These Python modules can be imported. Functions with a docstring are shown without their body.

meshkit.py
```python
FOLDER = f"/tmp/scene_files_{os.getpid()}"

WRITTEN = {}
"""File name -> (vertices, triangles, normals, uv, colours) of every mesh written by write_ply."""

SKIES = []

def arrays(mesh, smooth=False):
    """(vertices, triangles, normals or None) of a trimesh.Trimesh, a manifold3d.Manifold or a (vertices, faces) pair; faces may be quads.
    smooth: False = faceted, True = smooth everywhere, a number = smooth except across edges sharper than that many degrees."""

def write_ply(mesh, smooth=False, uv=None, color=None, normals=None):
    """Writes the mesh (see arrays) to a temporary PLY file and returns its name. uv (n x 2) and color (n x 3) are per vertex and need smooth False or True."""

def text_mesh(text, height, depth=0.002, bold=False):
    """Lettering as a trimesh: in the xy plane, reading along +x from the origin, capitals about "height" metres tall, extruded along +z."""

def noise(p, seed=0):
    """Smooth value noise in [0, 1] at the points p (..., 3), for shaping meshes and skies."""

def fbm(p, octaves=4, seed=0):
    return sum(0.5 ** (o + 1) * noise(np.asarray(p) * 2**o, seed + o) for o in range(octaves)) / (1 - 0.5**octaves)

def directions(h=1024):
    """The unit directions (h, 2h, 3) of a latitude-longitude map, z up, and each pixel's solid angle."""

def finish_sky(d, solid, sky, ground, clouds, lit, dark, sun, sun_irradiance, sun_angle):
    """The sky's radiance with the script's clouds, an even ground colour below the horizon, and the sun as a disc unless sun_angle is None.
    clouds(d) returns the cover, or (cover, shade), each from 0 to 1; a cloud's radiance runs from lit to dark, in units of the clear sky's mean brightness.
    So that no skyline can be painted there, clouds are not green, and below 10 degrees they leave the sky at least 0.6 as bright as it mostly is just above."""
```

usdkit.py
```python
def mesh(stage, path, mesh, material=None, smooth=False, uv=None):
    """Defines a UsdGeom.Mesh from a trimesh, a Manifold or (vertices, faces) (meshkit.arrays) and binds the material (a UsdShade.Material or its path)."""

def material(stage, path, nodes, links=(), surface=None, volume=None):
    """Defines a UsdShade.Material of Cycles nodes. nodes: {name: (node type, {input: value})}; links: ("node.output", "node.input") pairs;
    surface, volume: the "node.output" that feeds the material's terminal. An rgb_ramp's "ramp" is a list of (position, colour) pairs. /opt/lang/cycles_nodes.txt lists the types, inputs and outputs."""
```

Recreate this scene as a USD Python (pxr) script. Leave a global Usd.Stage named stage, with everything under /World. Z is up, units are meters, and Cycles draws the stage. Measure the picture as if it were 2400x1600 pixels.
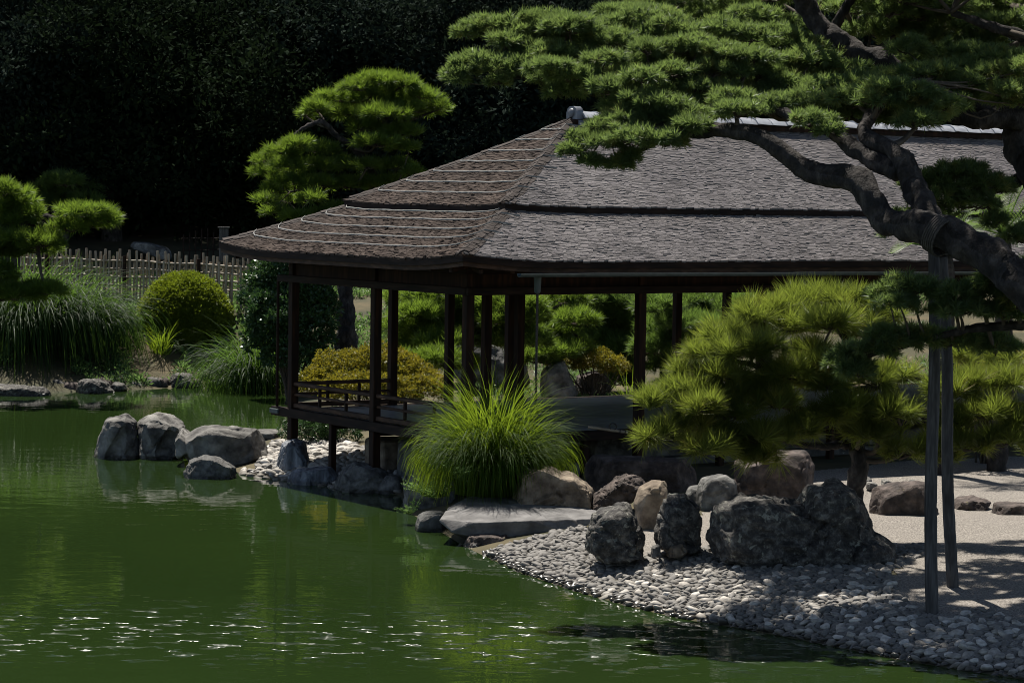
import math, random
import numpy as np, trimesh, shapely, usdkit, meshkit
import manifold3d as m3
from pxr import Usd, UsdGeom, UsdLux, UsdShade, Gf, Sdf, Vt

stage = Usd.Stage.CreateInMemory()
UsdGeom.SetStageUpAxis(stage, 'Z'); UsdGeom.SetStageMetersPerUnit(stage, 1.0)
UsdGeom.Xform.Define(stage, '/World')
stage.SetDefaultPrim(stage.GetPrimAtPath('/World'))
UsdGeom.Scope.Define(stage, '/World/Looks')

# ------------------------------------------------------------------ camera, sky, sun, exposure
FPX, PX, PY, HOR = 5870.0, 1200.0, 800.0, 460.0      # focal length and picture centre in pixels of the 2400 x 1600 photograph
ROLL, PITCH = 0.015, math.atan((PY - HOR) / FPX)
CAM = np.array([0.0, 0.0, 4.2])
EXPOSURE = 0.85
SUN_AZ = np.array([-0.42, 0.91]); SUN_AZ /= np.linalg.norm(SUN_AZ)
SUN_EL = math.radians(65)
SKY_STRENGTH, SUN_INTENSITY = 0.05, 1.25

fw = np.array([0, math.cos(PITCH), -math.sin(PITCH)]); r0 = np.array([1.0, 0, 0]); u0 = np.array([0, math.sin(PITCH), math.cos(PITCH)])
rt = r0 * math.cos(ROLL) + u0 * math.sin(ROLL); up = u0 * math.cos(ROLL) - r0 * math.sin(ROLL)
cam = UsdGeom.Camera.Define(stage, '/World/camera')
cam.CreateHorizontalApertureAttr(36.0); cam.CreateVerticalApertureAttr(36.0 * 682 / 1024)
cam.CreateFocalLengthAttr(36.0 * FPX / 2400); cam.CreateClippingRangeAttr(Gf.Vec2f(0.5, 2000))
cam.CreateExposureAttr(EXPOSURE)
M = np.eye(4); M[0, :3], M[1, :3], M[2, :3], M[3, :3] = rt, up, -fw, CAM
cam.AddTransformOp().Set(Gf.Matrix4d(M.tolist()))

sun_dir = np.array([SUN_AZ[0] * math.cos(SUN_EL), SUN_AZ[1] * math.cos(SUN_EL), math.sin(SUN_EL)])
usdkit.material(stage, '/World/Looks/sky_look', {
    's': ('sky_texture', {'sky_type': 'single_scattering', 'sun_disc': False, 'sun_elevation': SUN_EL, 'sun_rotation': math.atan2(sun_dir[0], sun_dir[1])}),
    'b': ('background_shader', {'strength': SKY_STRENGTH})}, [('s.color', 'b.color')], surface='b.background')
dome = UsdLux.DomeLight.Define(stage, '/World/sky')
UsdShade.MaterialBindingAPI.Apply(dome.GetPrim()).Bind(UsdShade.Material.Get(stage, '/World/Looks/sky_look'))
sun = UsdLux.DistantLight.Define(stage, '/World/sun')
sun.CreateNormalizeAttr(True); sun.CreateIntensityAttr(SUN_INTENSITY); sun.CreateAngleAttr(0.53); sun.CreateColorAttr(Gf.Vec3f(1.0, 0.95, 0.87))
zx = np.cross([0, 0, 1.0], sun_dir); zx /= np.linalg.norm(zx); zy = np.cross(sun_dir, zx)
S = np.eye(4); S[0, :3], S[1, :3], S[2, :3] = zx, zy, sun_dir
sun.AddTransformOp().Set(Gf.Matrix4d(S.tolist()))

# ------------------------------------------------------------------ helpers
def ray(px, py):
    d = fw * FPX + rt * (px - PX) - up * (py - PY)
    return d
def at(px, py, Y):
    d = ray(px, py); return CAM + d * (Y / d[1])
def on(px, py, z=0.0):
    d = ray(px, py); return CAM + d * ((z - CAM[2]) / d[2])
def mpp(Y): return Y / FPX
def to_px(p):
    q = np.asarray(p, float) - CAM
    return PX + FPX * (q @ rt) / (q @ fw), PY - FPX * (q @ up) / (q @ fw)

used = {}
def free_path(parent, name):
    k = used.get((parent, name), -1) + 1; used[(parent, name)] = k
    return f'{parent}/{name}' + (f'_{k:03d}' if k else '')
def tag(prim, label=None, cat=None, group=None, kind=None):
    for k, v in (('label', label), ('category', cat), ('group', group), ('kind', kind)):
        if v: prim.SetCustomDataByKey(k, v)
    return prim
def thing(name, label=None, cat=None, group=None, kind=None):
    x = UsdGeom.Xform.Define(stage, free_path('/World', name)).GetPrim()
    return tag(x, label, cat, group, kind)
def obj(name, mesh, mat, parent=None, label=None, cat=None, group=None, kind=None, smooth=False):
    path = free_path(str(parent.GetPath()) if parent is not None else '/World', name)
    p = usdkit.mesh(stage, path, mesh, mat, smooth=smooth).GetPrim()
    return tag(p, label, cat, group, kind)

class MB:
    """collects pieces of one mesh"""
    def __init__(s): s.v, s.f, s.n = [], [], 0
    def add(s, v, f):
        v = np.asarray(v, float); f = np.asarray(f, int)
        if f.shape[1] == 4: f = np.vstack([f[:, [0, 1, 2]], f[:, [0, 2, 3]]])
        s.v.append(v); s.f.append(f + s.n); s.n += len(v); return s
    def mesh(s): return np.vstack(s.v), np.vstack(s.f)

BOXF = np.array([[0, 2, 3, 1], [4, 5, 7, 6], [0, 1, 5, 4], [2, 6, 7, 3], [0, 4, 6, 2], [1, 3, 7, 5]])
def frame_box(o, a, b, c):
    """box with corner o and edge vectors a, b, c"""
    o, a, b, c = (np.asarray(x, float) for x in (o, a, b, c))
    v = np.array([o + i * a + j * b + k * c for i in (0, 1) for j in (0, 1) for k in (0, 1)])
    f = BOXF
    if np.dot(np.cross(a, b), c) < 0: f = f[:, ::-1]
    return v, f
def bevel_box(o, a, b, c, r):
    la, lb, lc = (np.linalg.norm(x) for x in (a, b, c))
    m = m3.Manifold.batch_hull([m3.Manifold.cube([la - 2 * r if i != 0 else la, lb - 2 * r if i != 1 else lb, lc - 2 * r if i != 2 else lc], True) for i in range(3)])
    v, f, _ = meshkit.arrays(m)
    R = np.array([a / la, b / lb, c / lc])
    return v @ R + (np.asarray(o) + (np.asarray(a) + b + c) / 2), f if np.linalg.det(R) > 0 else f[:, ::-1]

def spline(pts, n):
    p = np.asarray(pts, float)
    if len(p) == 2: return p[0] + (p[1] - p[0]) * np.linspace(0, 1, n)[:, None]
    q = np.vstack([2 * p[0] - p[1], p, 2 * p[-1] - p[-2]]); out = []
    for t in np.linspace(0, len(p) - 1 - 1e-9, n):
        i = int(t); u = t - i; a, b, c, d = q[i:i + 4]
        out.append(0.5 * (2 * b + (c - a) * u + (2 * a - 5 * b + 4 * c - d) * u * u + (3 * b - a - 3 * c + d) * u ** 3))
    return np.array(out)
def tube(path, rad, sides=8, rough=0.0, seed=0, caps=True):
    p = np.asarray(path, float); r = np.broadcast_to(rad, (len(p),))
    t = np.gradient(p, axis=0); t /= np.linalg.norm(t, axis=1, keepdims=True) + 1e-12
    a = np.cross(t[0], [0.3, 0.2, 0.93]); a /= np.linalg.norm(a); A = []
    for k in range(len(p)):
        a = a - t[k] * (a @ t[k]); a /= np.linalg.norm(a); A.append(a)
    A = np.array(A); B = np.cross(t, A); ang = np.arange(sides) * 2 * np.pi / sides
    dirs = np.cos(ang)[None, :, None] * A[:, None] + np.sin(ang)[None, :, None] * B[:, None]
    v = p[:, None] + r[:, None, None] * dirs
    if rough:
        k = meshkit.fbm(v * (2.2 / max(r.max(), .02) * .45) + seed, 5, seed) - .5
        v = v + dirs * (r[:, None] * rough * 2 * k)[..., None]
    i, j = np.meshgrid(np.arange(len(p) - 1), np.arange(sides), indexing='ij')
    q = np.stack([i * sides + j, i * sides + (j + 1) % sides, (i + 1) * sides + (j + 1) % sides, (i + 1) * sides + j], -1).reshape(-1, 4)
    f = np.vstack([q[:, [0, 1, 2]], q[:, [0, 2, 3]]]); v = v.reshape(-1, 3)
    if caps:
        n = len(v); e = (len(p) - 1) * sides
        v = np.vstack([v, p[0], p[-1]])
        jj = np.arange(sides); k = (jj + 1) % sides
        f = np.vstack([f, np.stack([np.full(sides, n), k, jj], 1), np.stack([np.full(sides, n + 1), e + jj, e + k], 1)])
    return v, f

# ------------------------------------------------------------------ materials
def mat(name, ramp, scale=3.0, rough=0.7, bump=0.0, bscale=None, stretch=(1, 1, 1), detail=6, spec=0.4, per_island=None, coat=0.0, bdist=0.02, rot=(0, 0, 0), spots=None, nrough=.6, wet=False):
    """principled, its colour a ramp over noise in world space (per_island: a second ramp over the pieces of the mesh, multiplied in)"""
    n = {'g': ('geometry', {}), 'm': ('mapping', {'scale': stretch, 'rotation': rot}), 'n': ('noise_texture', {'scale': scale, 'detail': detail, 'roughness': nrough}),
         'r': ('rgb_ramp', {'ramp': ramp}), 'p': ('principled_bsdf', {'roughness': rough, 'specular_ior_level': spec, 'coat_weight': coat})}
    l = [('g.position', 'm.vector'), ('m.vector', 'n.vector'), ('n.fac', 'r.fac')]
    col = 'r.color'
    if per_island:
        n['ri'] = ('rgb_ramp', {'ramp': per_island}); n['mx'] = ('mix', {'mix_type': 'multiply', 'fac': 1.0})
        l += [('g.random_per_island', 'ri.fac'), (col, 'mx.color1'), ('ri.color', 'mx.color2')]; col = 'mx.color'
    if spots:
        sc, amount, colour = spots
        n['sv'] = ('noise_texture', {'scale': sc, 'detail': 5, 'roughness': .65, 'distortion': .6}); n['sr'] = ('map_range', {'from_min': amount, 'from_max': amount + .06, 'to_max': .85, 'clamp': True})
        n['sm'] = ('mix', {'color2': colour})
        l += [('g.position', 'sv.vector'), ('sv.fac', 'sr.value'), ('sr.result', 'sm.fac'), (col, 'sm.color1')]; col = 'sm.color'
    if wet:
        n['wz'] = ('separate_xyz', {}); n['wr'] = ('map_range', {'range_type': 'smoothstep', 'from_min': .035, 'from_max': .075, 'to_min': 1.0, 'to_max': 0.0, 'clamp': True}); n['wm'] = ('mix', {'mix_type': 'multiply', 'color2': (.38, .37, .34)})
        n['ws'] = ('map_range', {'from_min': 0.0, 'from_max': 1.0, 'to_min': rough, 'to_max': .22, 'clamp': True})
        l += [('g.position', 'wz.vector'), ('wz.z', 'wr.value'), ('wr.result', 'wm.fac'), (col, 'wm.color1'), ('wr.result', 'ws.value'), ('ws.result', 'p.roughness')]; col = 'wm.color'
    l.append((col, 'p.base_color'))
    if bump:
        n['bn'] = ('noise_texture', {'scale': bscale or scale * 4, 'detail': 8, 'roughness': .65}); n['b'] = ('bump', {'strength': bump, 'distance': bdist})
        l += [('m.vector', 'bn.vector'), ('bn.fac', 'b.height'), ('b.normal', 'p.normal')]
    return usdkit.material(stage, '/World/Looks/' + name, n, l, surface='p.BSDF')

def leaf_mat(name, c1, c2, trans=0.35, rough=0.45, tcol=None, spec=0.35, island=False, rare=None):
    """foliage: colour varies from sprig to sprig and softly in space; light also passes through"""
    t1 = tcol or [x * 1.5 for x in c2]
    n = {'o': ('object_info', {}), 'g': ('geometry', {}), 'n': ('noise_texture', {'scale': 1.7, 'detail': 3}), 'a': ('math', {'math_type': 'add'}),
         'h': ('math', {'math_type': 'multiply', 'value2': 0.5}), 'r': ('rgb_ramp', {'ramp': [(0.0, c1), (.25, c1), (.68, c2), (.74, rare or c2), (1.0, rare or c2)]}), 'p': ('principled_bsdf', {'roughness': rough, 'specular_ior_level': spec}),
         't': ('translucent_bsdf', {}), 'tm': ('mix', {'mix_type': 'multiply', 'fac': 1.0, 'color2': t1}), 'x': ('mix_closure', {'fac': trans}),
         'br': ('mix', {'color1': (.8, .8, .8), 'color2': (1.9, 2.0, 1.6)})}
    l = [('g.position', 'n.vector'), ('n.fac', 'a.value1'), ('g.random_per_island' if island else 'o.random', 'a.value2'), ('a.value', 'h.value1'), ('h.value', 'r.fac'), ('r.color', 'p.base_color'),
         ('h.value', 'br.fac'), ('br.color', 'tm.color1'), ('tm.color', 't.color'), ('p.BSDF', 'x.closure1'), ('t.BSDF', 'x.closure2')]
    return usdkit.material(stage, '/World/Looks/' + name, n, l, surface='x.closure')

W = {}
W['ground'] = mat('ground_look', [(.3, (.045, .035, .022)), (.5, (.10, .08, .045)), (.7, (.17, .13, .075))], 1.3, .95, .6, 30)
W['lawn'] = mat('lawn_look', [(.3, (.024, .028, .011)), (.5, (.055, .048, .022)), (.7, (.105, .078, .037))], .9, .95, .8, 25)
W['gravel'] = mat('gravel_look', [(.28, (.045, .04, .034)), (.5, (.175, .155, .132)), (.72, (.36, .325, .28))], 55, .9, .9, 45, bdist=.02, detail=2)
W['bed'] = mat('bed_look', [(.3, (.05, .045, .035)), (.7, (.13, .12, .10))], 8, .9, .4, wet=True)
W['cobble'] = mat('cobble_look', [(.3, (.23, .215, .195)), (.7, (.47, .45, .41))], 22, .7, .25, 60, per_island=[(0, (.38, .37, .36)), (.2, (.7, .68, .65)), (.5, (.92, .88, .83)), (.8, (1.08, 1.06, 1.03)), (1, (1.3, 1.28, 1.25))], bdist=.006, wet=True)
W['rock_grey'] = mat('rock_grey_look', [(.33, (.025, .024, .023)), (.5, (.085, .083, .077)), (.68, (.19, .185, .17))], 5, .85, 1.0, 18, spots=(7, .66, (.32, .33, .29)), bdist=.03, wet=True)
W['rock_pale'] = mat('rock_pale_look', [(.34, (.026, .024, .021)), (.49, (.095, .09, .081)), (.68, (.23, .22, .197))], 3.6, .85, 1.0, 18, bdist=.02, wet=True)
W['rock_flat'] = mat('rock_flat_look', [(.3, (.055, .052, .05)), (.5, (.105, .10, .096)), (.72, (.18, .172, .165))], 4, .8, .7, 25, spots=(9, .70, (.36, .36, .33)), bdist=.012, wet=True)
W['rock_tan'] = mat('rock_tan_look', [(.33, (.07, .052, .036)), (.5, (.17, .132, .094)), (.68, (.29, .235, .17))], 5, .9, 1.0, 18, bdist=.02, wet=True)
W['rock_dark'] = mat('rock_dark_look', [(.36, (.010, .009, .008)), (.5, (.042, .038, .033)), (.64, (.15, .14, .12))], 11, .75, 1.0, 26, spots=(9, .585, (.24, .235, .19)), bdist=.035, nrough=.72, detail=10, wet=True)
W['rock_brown'] = mat('rock_brown_look', [(.34, (.018, .013, .011)), (.5, (.052, .038, .031)), (.68, (.12, .092, .078))], 6, .85, 1.0, 16, spots=(5, .68, (.22, .20, .08)), bdist=.03, wet=True)
W['rock_blue'] = mat('rock_blue_look', [(.35, (.035, .039, .045)), (.5, (.11, .12, .135)), (.65, (.27, .285, .31))], 7, .7, .9, 14, stretch=(1, 1, .16), bdist=.03, wet=True)
W['bark'] = mat('bark_look', [(.36, (.005, .004, .003)), (.5, (.022, .017, .014)), (.66, (.065, .055, .047))], 9, .9, 1.0, 16, bdist=.09, stretch=(1, 1, .6))
W['twig'] = mat('twig_look', [(.3, (.03, .022, .016)), (.7, (.09, .07, .05))], 9, .9, .4)
W['wood'] = mat('wood_look', [(.3, (.006, .003, .002)), (.5, (.015, .007, .0035)), (.7, (.042, .018, .009))], 5, .7, .3, spec=.12, stretch=(3, 3, .4), bdist=.01)
W['wood_h'] = mat('wood_h_look', [(.3, (.005, .003, .002)), (.5, (.012, .0065, .004)), (.7, (.030, .016, .010))], 4, .7, .3, spec=.12, stretch=(.6, .6, 4), bdist=.01)
W['deck'] = mat('deck_look', [(.3, (.30, .29, .285)), (.7, (.50, .48, .47))], 3, .42, .2, stretch=(.5, .5, 3), per_island=[(0, (.7, .7, .7)), (1, (1.1, 1.1, 1.1))])
W['pole'] = mat('pole_look', [(.3, (.018, .016, .015)), (.5, (.045, .041, .038)), (.7, (.095, .088, .082))], 6, .85, .7, 18, stretch=(4, 4, .35), bdist=.015)
W['bamboo'] = mat('bamboo_look', [(.3, (.17, .125, .082)), (.7, (.37, .30, .21))], 3, .55, .1)
W['rope'] = mat('rope_look', [(.3, (.02, .017, .014)), (.7, (.07, .06, .05))], 30, .9, .8, 60)
W['tile'] = mat('tile_look', [(.3, (.22, .225, .24)), (.7, (.36, .37, .39))], 5, .30, .15, 20, spec=.6)
W['tile_dark'] = mat('tile_dark_look', [(.3, (.08, .083, .092)), (.7, (.17, .175, .19))], 9, .4, .2, 20, spec=.5)
W['wire'] = mat('wire_look', [(.3, (.06, .06, .056)), (.6, (.19, .192, .176))], 9, .5, .2)
W['copper'] = mat('copper_look', [(.3, (.022, .033, .033)), (.7, (.055, .072, .07))], 6, .5, .1)
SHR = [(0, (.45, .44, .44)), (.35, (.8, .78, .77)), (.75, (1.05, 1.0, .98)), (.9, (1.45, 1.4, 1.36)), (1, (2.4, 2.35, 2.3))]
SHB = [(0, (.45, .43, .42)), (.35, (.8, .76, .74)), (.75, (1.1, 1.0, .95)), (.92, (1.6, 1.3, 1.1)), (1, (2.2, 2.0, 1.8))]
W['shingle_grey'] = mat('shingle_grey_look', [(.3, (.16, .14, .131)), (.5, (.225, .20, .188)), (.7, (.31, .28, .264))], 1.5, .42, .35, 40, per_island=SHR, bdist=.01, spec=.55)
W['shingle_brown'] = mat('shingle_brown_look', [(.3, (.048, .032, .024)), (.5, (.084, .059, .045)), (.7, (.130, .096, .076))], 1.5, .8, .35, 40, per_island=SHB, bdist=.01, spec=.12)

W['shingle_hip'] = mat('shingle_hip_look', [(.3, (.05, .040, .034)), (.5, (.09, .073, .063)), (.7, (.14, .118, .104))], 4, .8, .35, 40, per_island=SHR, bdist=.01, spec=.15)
W['needle_blue'] = leaf_mat('needle_blue_look', (.042, .078, .036), (.105, .150, .060), .44, tcol=(.16, .22, .065), rare=(.19, .16, .05))
W['needle_gold'] = leaf_mat('needle_gold_look', (.045, .070, .016), (.125, .150, .030), .45, tcol=(.18, .22, .035), rare=(.24, .19, .04))
W['needle_green'] = leaf_mat('needle_green_look', (.045, .082, .015), (.085, .13, .024), .45, tcol=(.15, .22, .028))
W['needle_dim'] = leaf_mat('needle_dim_look', (.038, .072, .022), (.08, .125, .036), .45, tcol=(.13, .20, .04))
W['leaf_globe'] = leaf_mat('leaf_globe_look', (.065, .095, .008), (.13, .16, .012), .3)
W['leaf_gloss'] = leaf_mat('leaf_gloss_look', (.022, .055, .016), (.042, .085, .025), .15, rough=.40, spec=.4)
W['leaf_gold'] = leaf_mat('leaf_gold_look', (.055, .092, .012), (.165, .130, .014), .3, tcol=(.24, .20, .02))
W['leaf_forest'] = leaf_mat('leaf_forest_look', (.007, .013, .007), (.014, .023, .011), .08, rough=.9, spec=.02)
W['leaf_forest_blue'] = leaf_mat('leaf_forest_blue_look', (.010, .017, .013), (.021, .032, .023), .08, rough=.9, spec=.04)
W['leaf_fern'] = leaf_mat('leaf_fern_look', (.05, .10, .03), (.10, .16, .05), .3)
W['blade'] = leaf_mat('blade_look', (.026, .060, .008), (.095, .140, .018), .48, tcol=(.20, .28, .02), spec=.12, rough=.55, island=True, rare=(.20, .16, .06))
W['blade_grey'] = leaf_mat('blade_grey_look', (.018, .042, .012), (.085, .13, .036), .42, tcol=(.10, .18, .028), spec=.10, rough=.5, island=True, rare=(.19, .16, .07))

# water: turbid green, a clear skin with long low ripples, rougher where a breath of wind lies
WN = {'g': ('geometry', {}), 'm': ('mapping', {'scale': (.55, 1.0, 1.0)}), 'n': ('noise_texture', {'scale': 2.6, 'detail': 3, 'roughness': .5, 'distortion': .4}),
      'm2': ('mapping', {'scale': (.30, 1.3, 1.0)}), 'n2': ('noise_texture', {'scale': 9, 'detail': 2}), 'a': ('math', {'math_type': 'multiply_add', 'value2': .10}),
      'sx': ('separate_xyz', {}), 'w1': ('map_range', {'range_type': 'smoothstep', 'from_min': 26.4, 'from_max': 23.2, 'to_min': 0.0, 'to_max': 1.0, 'clamp': True}),
      'w2': ('map_range', {'range_type': 'smoothstep', 'from_min': 21.6, 'from_max': 23.2, 'to_min': 0.0, 'to_max': 1.0, 'clamp': True}), 'w3': ('math', {'math_type': 'multiply'}),
      'm3': ('mapping', {'scale': (.8, 1.6, 1.0)}), 'np': ('noise_texture', {'scale': 4.0, 'detail': 2, 'roughness': .6}), 'pr': ('map_range', {'from_min': .54, 'from_max': .62, 'to_min': 0.0, 'to_max': .85, 'clamp': True}), 'w4': ('math', {'math_type': 'multiply'}),
      'st': ('math', {'math_type': 'multiply_add', 'value2': 0.0, 'value3': .075}),
      'rg': ('math', {'math_type': 'multiply_add', 'value2': .50, 'value3': .02}), 'b': ('bump', {'distance': .06}), 'b2': ('bump', {'distance': .5}), 'ns': ('noise_texture', {'scale': 3.4, 'detail': 2}), 'c': ('noise_texture', {'scale': .12, 'detail': 2}), 'r': ('rgb_ramp', {'ramp': [(.3, (.0105, .0208, .0052)), (.7, (.0160, .0305, .0070))]}),
      'p': ('principled_bsdf', {'roughness': .02, 'ior': 1.33, 'specular_ior_level': .5})}
WL = [('g.position', 'm.vector'), ('m.vector', 'n.vector'), ('g.position', 'm2.vector'), ('m2.vector', 'n2.vector'), ('n2.fac', 'a.value1'), ('n.fac', 'a.value3'), ('a.value', 'b.height'),
      ('g.position', 'sx.vector'), ('sx.y', 'w1.value'), ('sx.y', 'w2.value'), ('w1.result', 'w3.value1'), ('w2.result', 'w3.value2'),
      ('g.position', 'm3.vector'), ('m3.vector', 'np.vector'), ('np.fac', 'pr.value'), ('w3.value', 'w4.value1'), ('pr.result', 'w4.value2'), ('w4.value', 'st.value1'), ('st.value', 'b.strength'),
      ('b.normal', 'b2.normal'), ('m3.vector', 'ns.vector'), ('ns.fac', 'b2.height'), ('w4.value', 'b2.strength'), ('w4.value', 'rg.value1'), ('rg.value', 'p.roughness'), ('b2.normal', 'p.normal'), ('g.position', 'c.vector'), ('c.fac', 'r.fac'), ('r.color', 'p.base_color')]
W['water'] = usdkit.material(stage, '/World/Looks/water_look', WN, WL, surface='p.BSDF')

# ------------------------------------------------------------------ terrain
shore_px = [(2700, 1640), (2400, 1592), (2110, 1546), (1889, 1501), (1746, 1474), (1600, 1450), (1480, 1422), (1359, 1388), (1223, 1343), (1110, 1290), (1060, 1262), (1000, 1225), (950, 1195), (938, 1160), (860, 1152),
            (780, 1138), (690, 1124), (610, 1116), (545, 1105), (560, 1070), (610, 1040), (650, 1015), (662, 990), (690, 925), (600, 908), (480, 906), (250, 915), (120, 921), (0, 925), (-700, 940)]
shore = [on(x, y)[:2] for x, y in shore_px]
land = shapely.Polygon(shore + [np.array([-75, 54]), np.array([-75, 400]), np.array([400, 400]), np.array([400, 19.0])])
near_bank = shapely.Polygon([(-400, -300), (400, -300), (400, 19.0), (14, 16.0), (8, 10), (-30, 9), (-70, 20), (-75, 54), (-75, 400), (-400, 400)])
ss = lambda a, b, x: (lambda t: t * t * (3 - 2 * t))(np.clip((x - a) / (b - a), 0, 1))
def gz(x, y):
    x, y = np.asarray(x, float), np.asarray(y, float); p = shapely.points(x, y)
    d = np.where(shapely.contains(land, p), shapely.distance(p, land.exterior), -shapely.distance(p, land))
    z = np.where(d > 0, .38 * (1 - np.exp(-np.maximum(d, 0) / 1.4)), np.maximum(d * .25, -.8))
    z = z + np.where(d > 0, 1.5 * ss(50, 60, y) + 1.1 * ss(60, 68, y) + np.minimum(np.maximum(y - 72, 0) * .5, 45), 0) * ss(0, 3, d)
    dn = np.where(shapely.contains(near_bank, p), shapely.distance(p, near_bank.exterior), -1.0)
    return np.where(dn > 0, 1.6 * (1 - np.exp(-dn / 2.0)), z)
def gz1(x, y): return float(gz(np.array([x]), np.array([y]))[0])
def grid_axis(lo, a, b, hi, fine, n):
    return np.concatenate([a - (a - lo) * np.linspace(1, 0, n, endpoint=False) ** 2.2, np.arange(a, b, fine), b + (hi - b) * np.linspace(0, 1, n) ** 2.2])
gx, gy = grid_axis(-390, -16, 14, 390, .25, 26), grid_axis(-290, 17, 64, 390, .25, 26)
GX, GY = np.meshgrid(gx, gy, indexing='ij'); GZ = gz(GX, GY)
bumpy = (meshkit.fbm(np.stack([GX * .8, GY * .8, GX * 0], -1), 3, 5) - .5) * .10 * ss(.1, .5, GZ)
GZ = GZ + bumpy
def grid_faces(nx, ny, keep=None):
    i, j = np.meshgrid(np.arange(nx - 1), np.arange(ny - 1), indexing='ij')
    q = np.stack([i * ny + j, (i + 1) * ny + j, (i + 1) * ny + j + 1, i * ny + j + 1], -1)
    return q.reshape(-1, 4) if keep is None else q[keep].reshape(-1, 4)
GV = np.stack([GX, GY, GZ], -1).reshape(-1, 3)
obj('ground', (GV, grid_faces(len(gx), len(gy))), W['lawn'], kind='structure', smooth=True)
from scipy.interpolate import RegularGridInterpolator
ground_at = RegularGridInterpolator((gx, gy), GZ, bounds_error=False, fill_value=0)
def gnd(x, y): return float(ground_at([[x, y]])[0])
def sheet(poly, lift, step):
    """the ground's surface inside a polygon, lifted by a few millimetres"""
    x0, y0, x1, y1 = poly.bounds; xs, ys = np.arange(x0, x1 + step, step), np.arange(y0, y1 + step, step)
    X, Y = np.meshgrid(xs, ys, indexing='ij'); Z = ground_at(np.stack([X, Y], -1)) + lift
    inside = shapely.contains(poly, shapely.points((X[:-1, :-1] + X[1:, 1:]) / 2, (Y[:-1, :-1] + Y[1:, 1:]) / 2))
    f = grid_faces(len(xs), len(ys), inside); v = np.stack([X, Y, Z], -1).reshape(-1, 3)
    u, inv = np.unique(f, return_inverse=True); return v[u], inv.reshape(f.shape)
obj('water', (np.array([[-90, 5, 0], [60, 5, 0], [60, 75, 0], [-90, 75, 0.]]), np.array([[0, 1, 2, 3]])), W['water'], kind='structure')

ground_px = lambda pts, z: shapely.Polygon([on(x, y, z)[:2] for x, y in pts]).buffer(0)
gravel_poly = ground_px([(1380, 1230), (1640, 1200), (1860, 1110), (2200, 1075), (2900, 1075), (2900, 1600), (2500, 1500), (2300, 1440), (2130, 1415), (2060, 1360), (2130, 1310), (1900, 1330), (1500, 1290)], .37)
obj('gravel_court', sheet(gravel_poly, .012, .12), W['gravel'], kind='structure', smooth=True)
court_far = ground_px([(1180, 962), (1180, 935), (1400, 938), (1900, 930), (1900, 958)], .5)
obj('gravel_path', sheet(court_far, .012, .15), W['gravel'], kind='structure', smooth=True)

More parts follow.
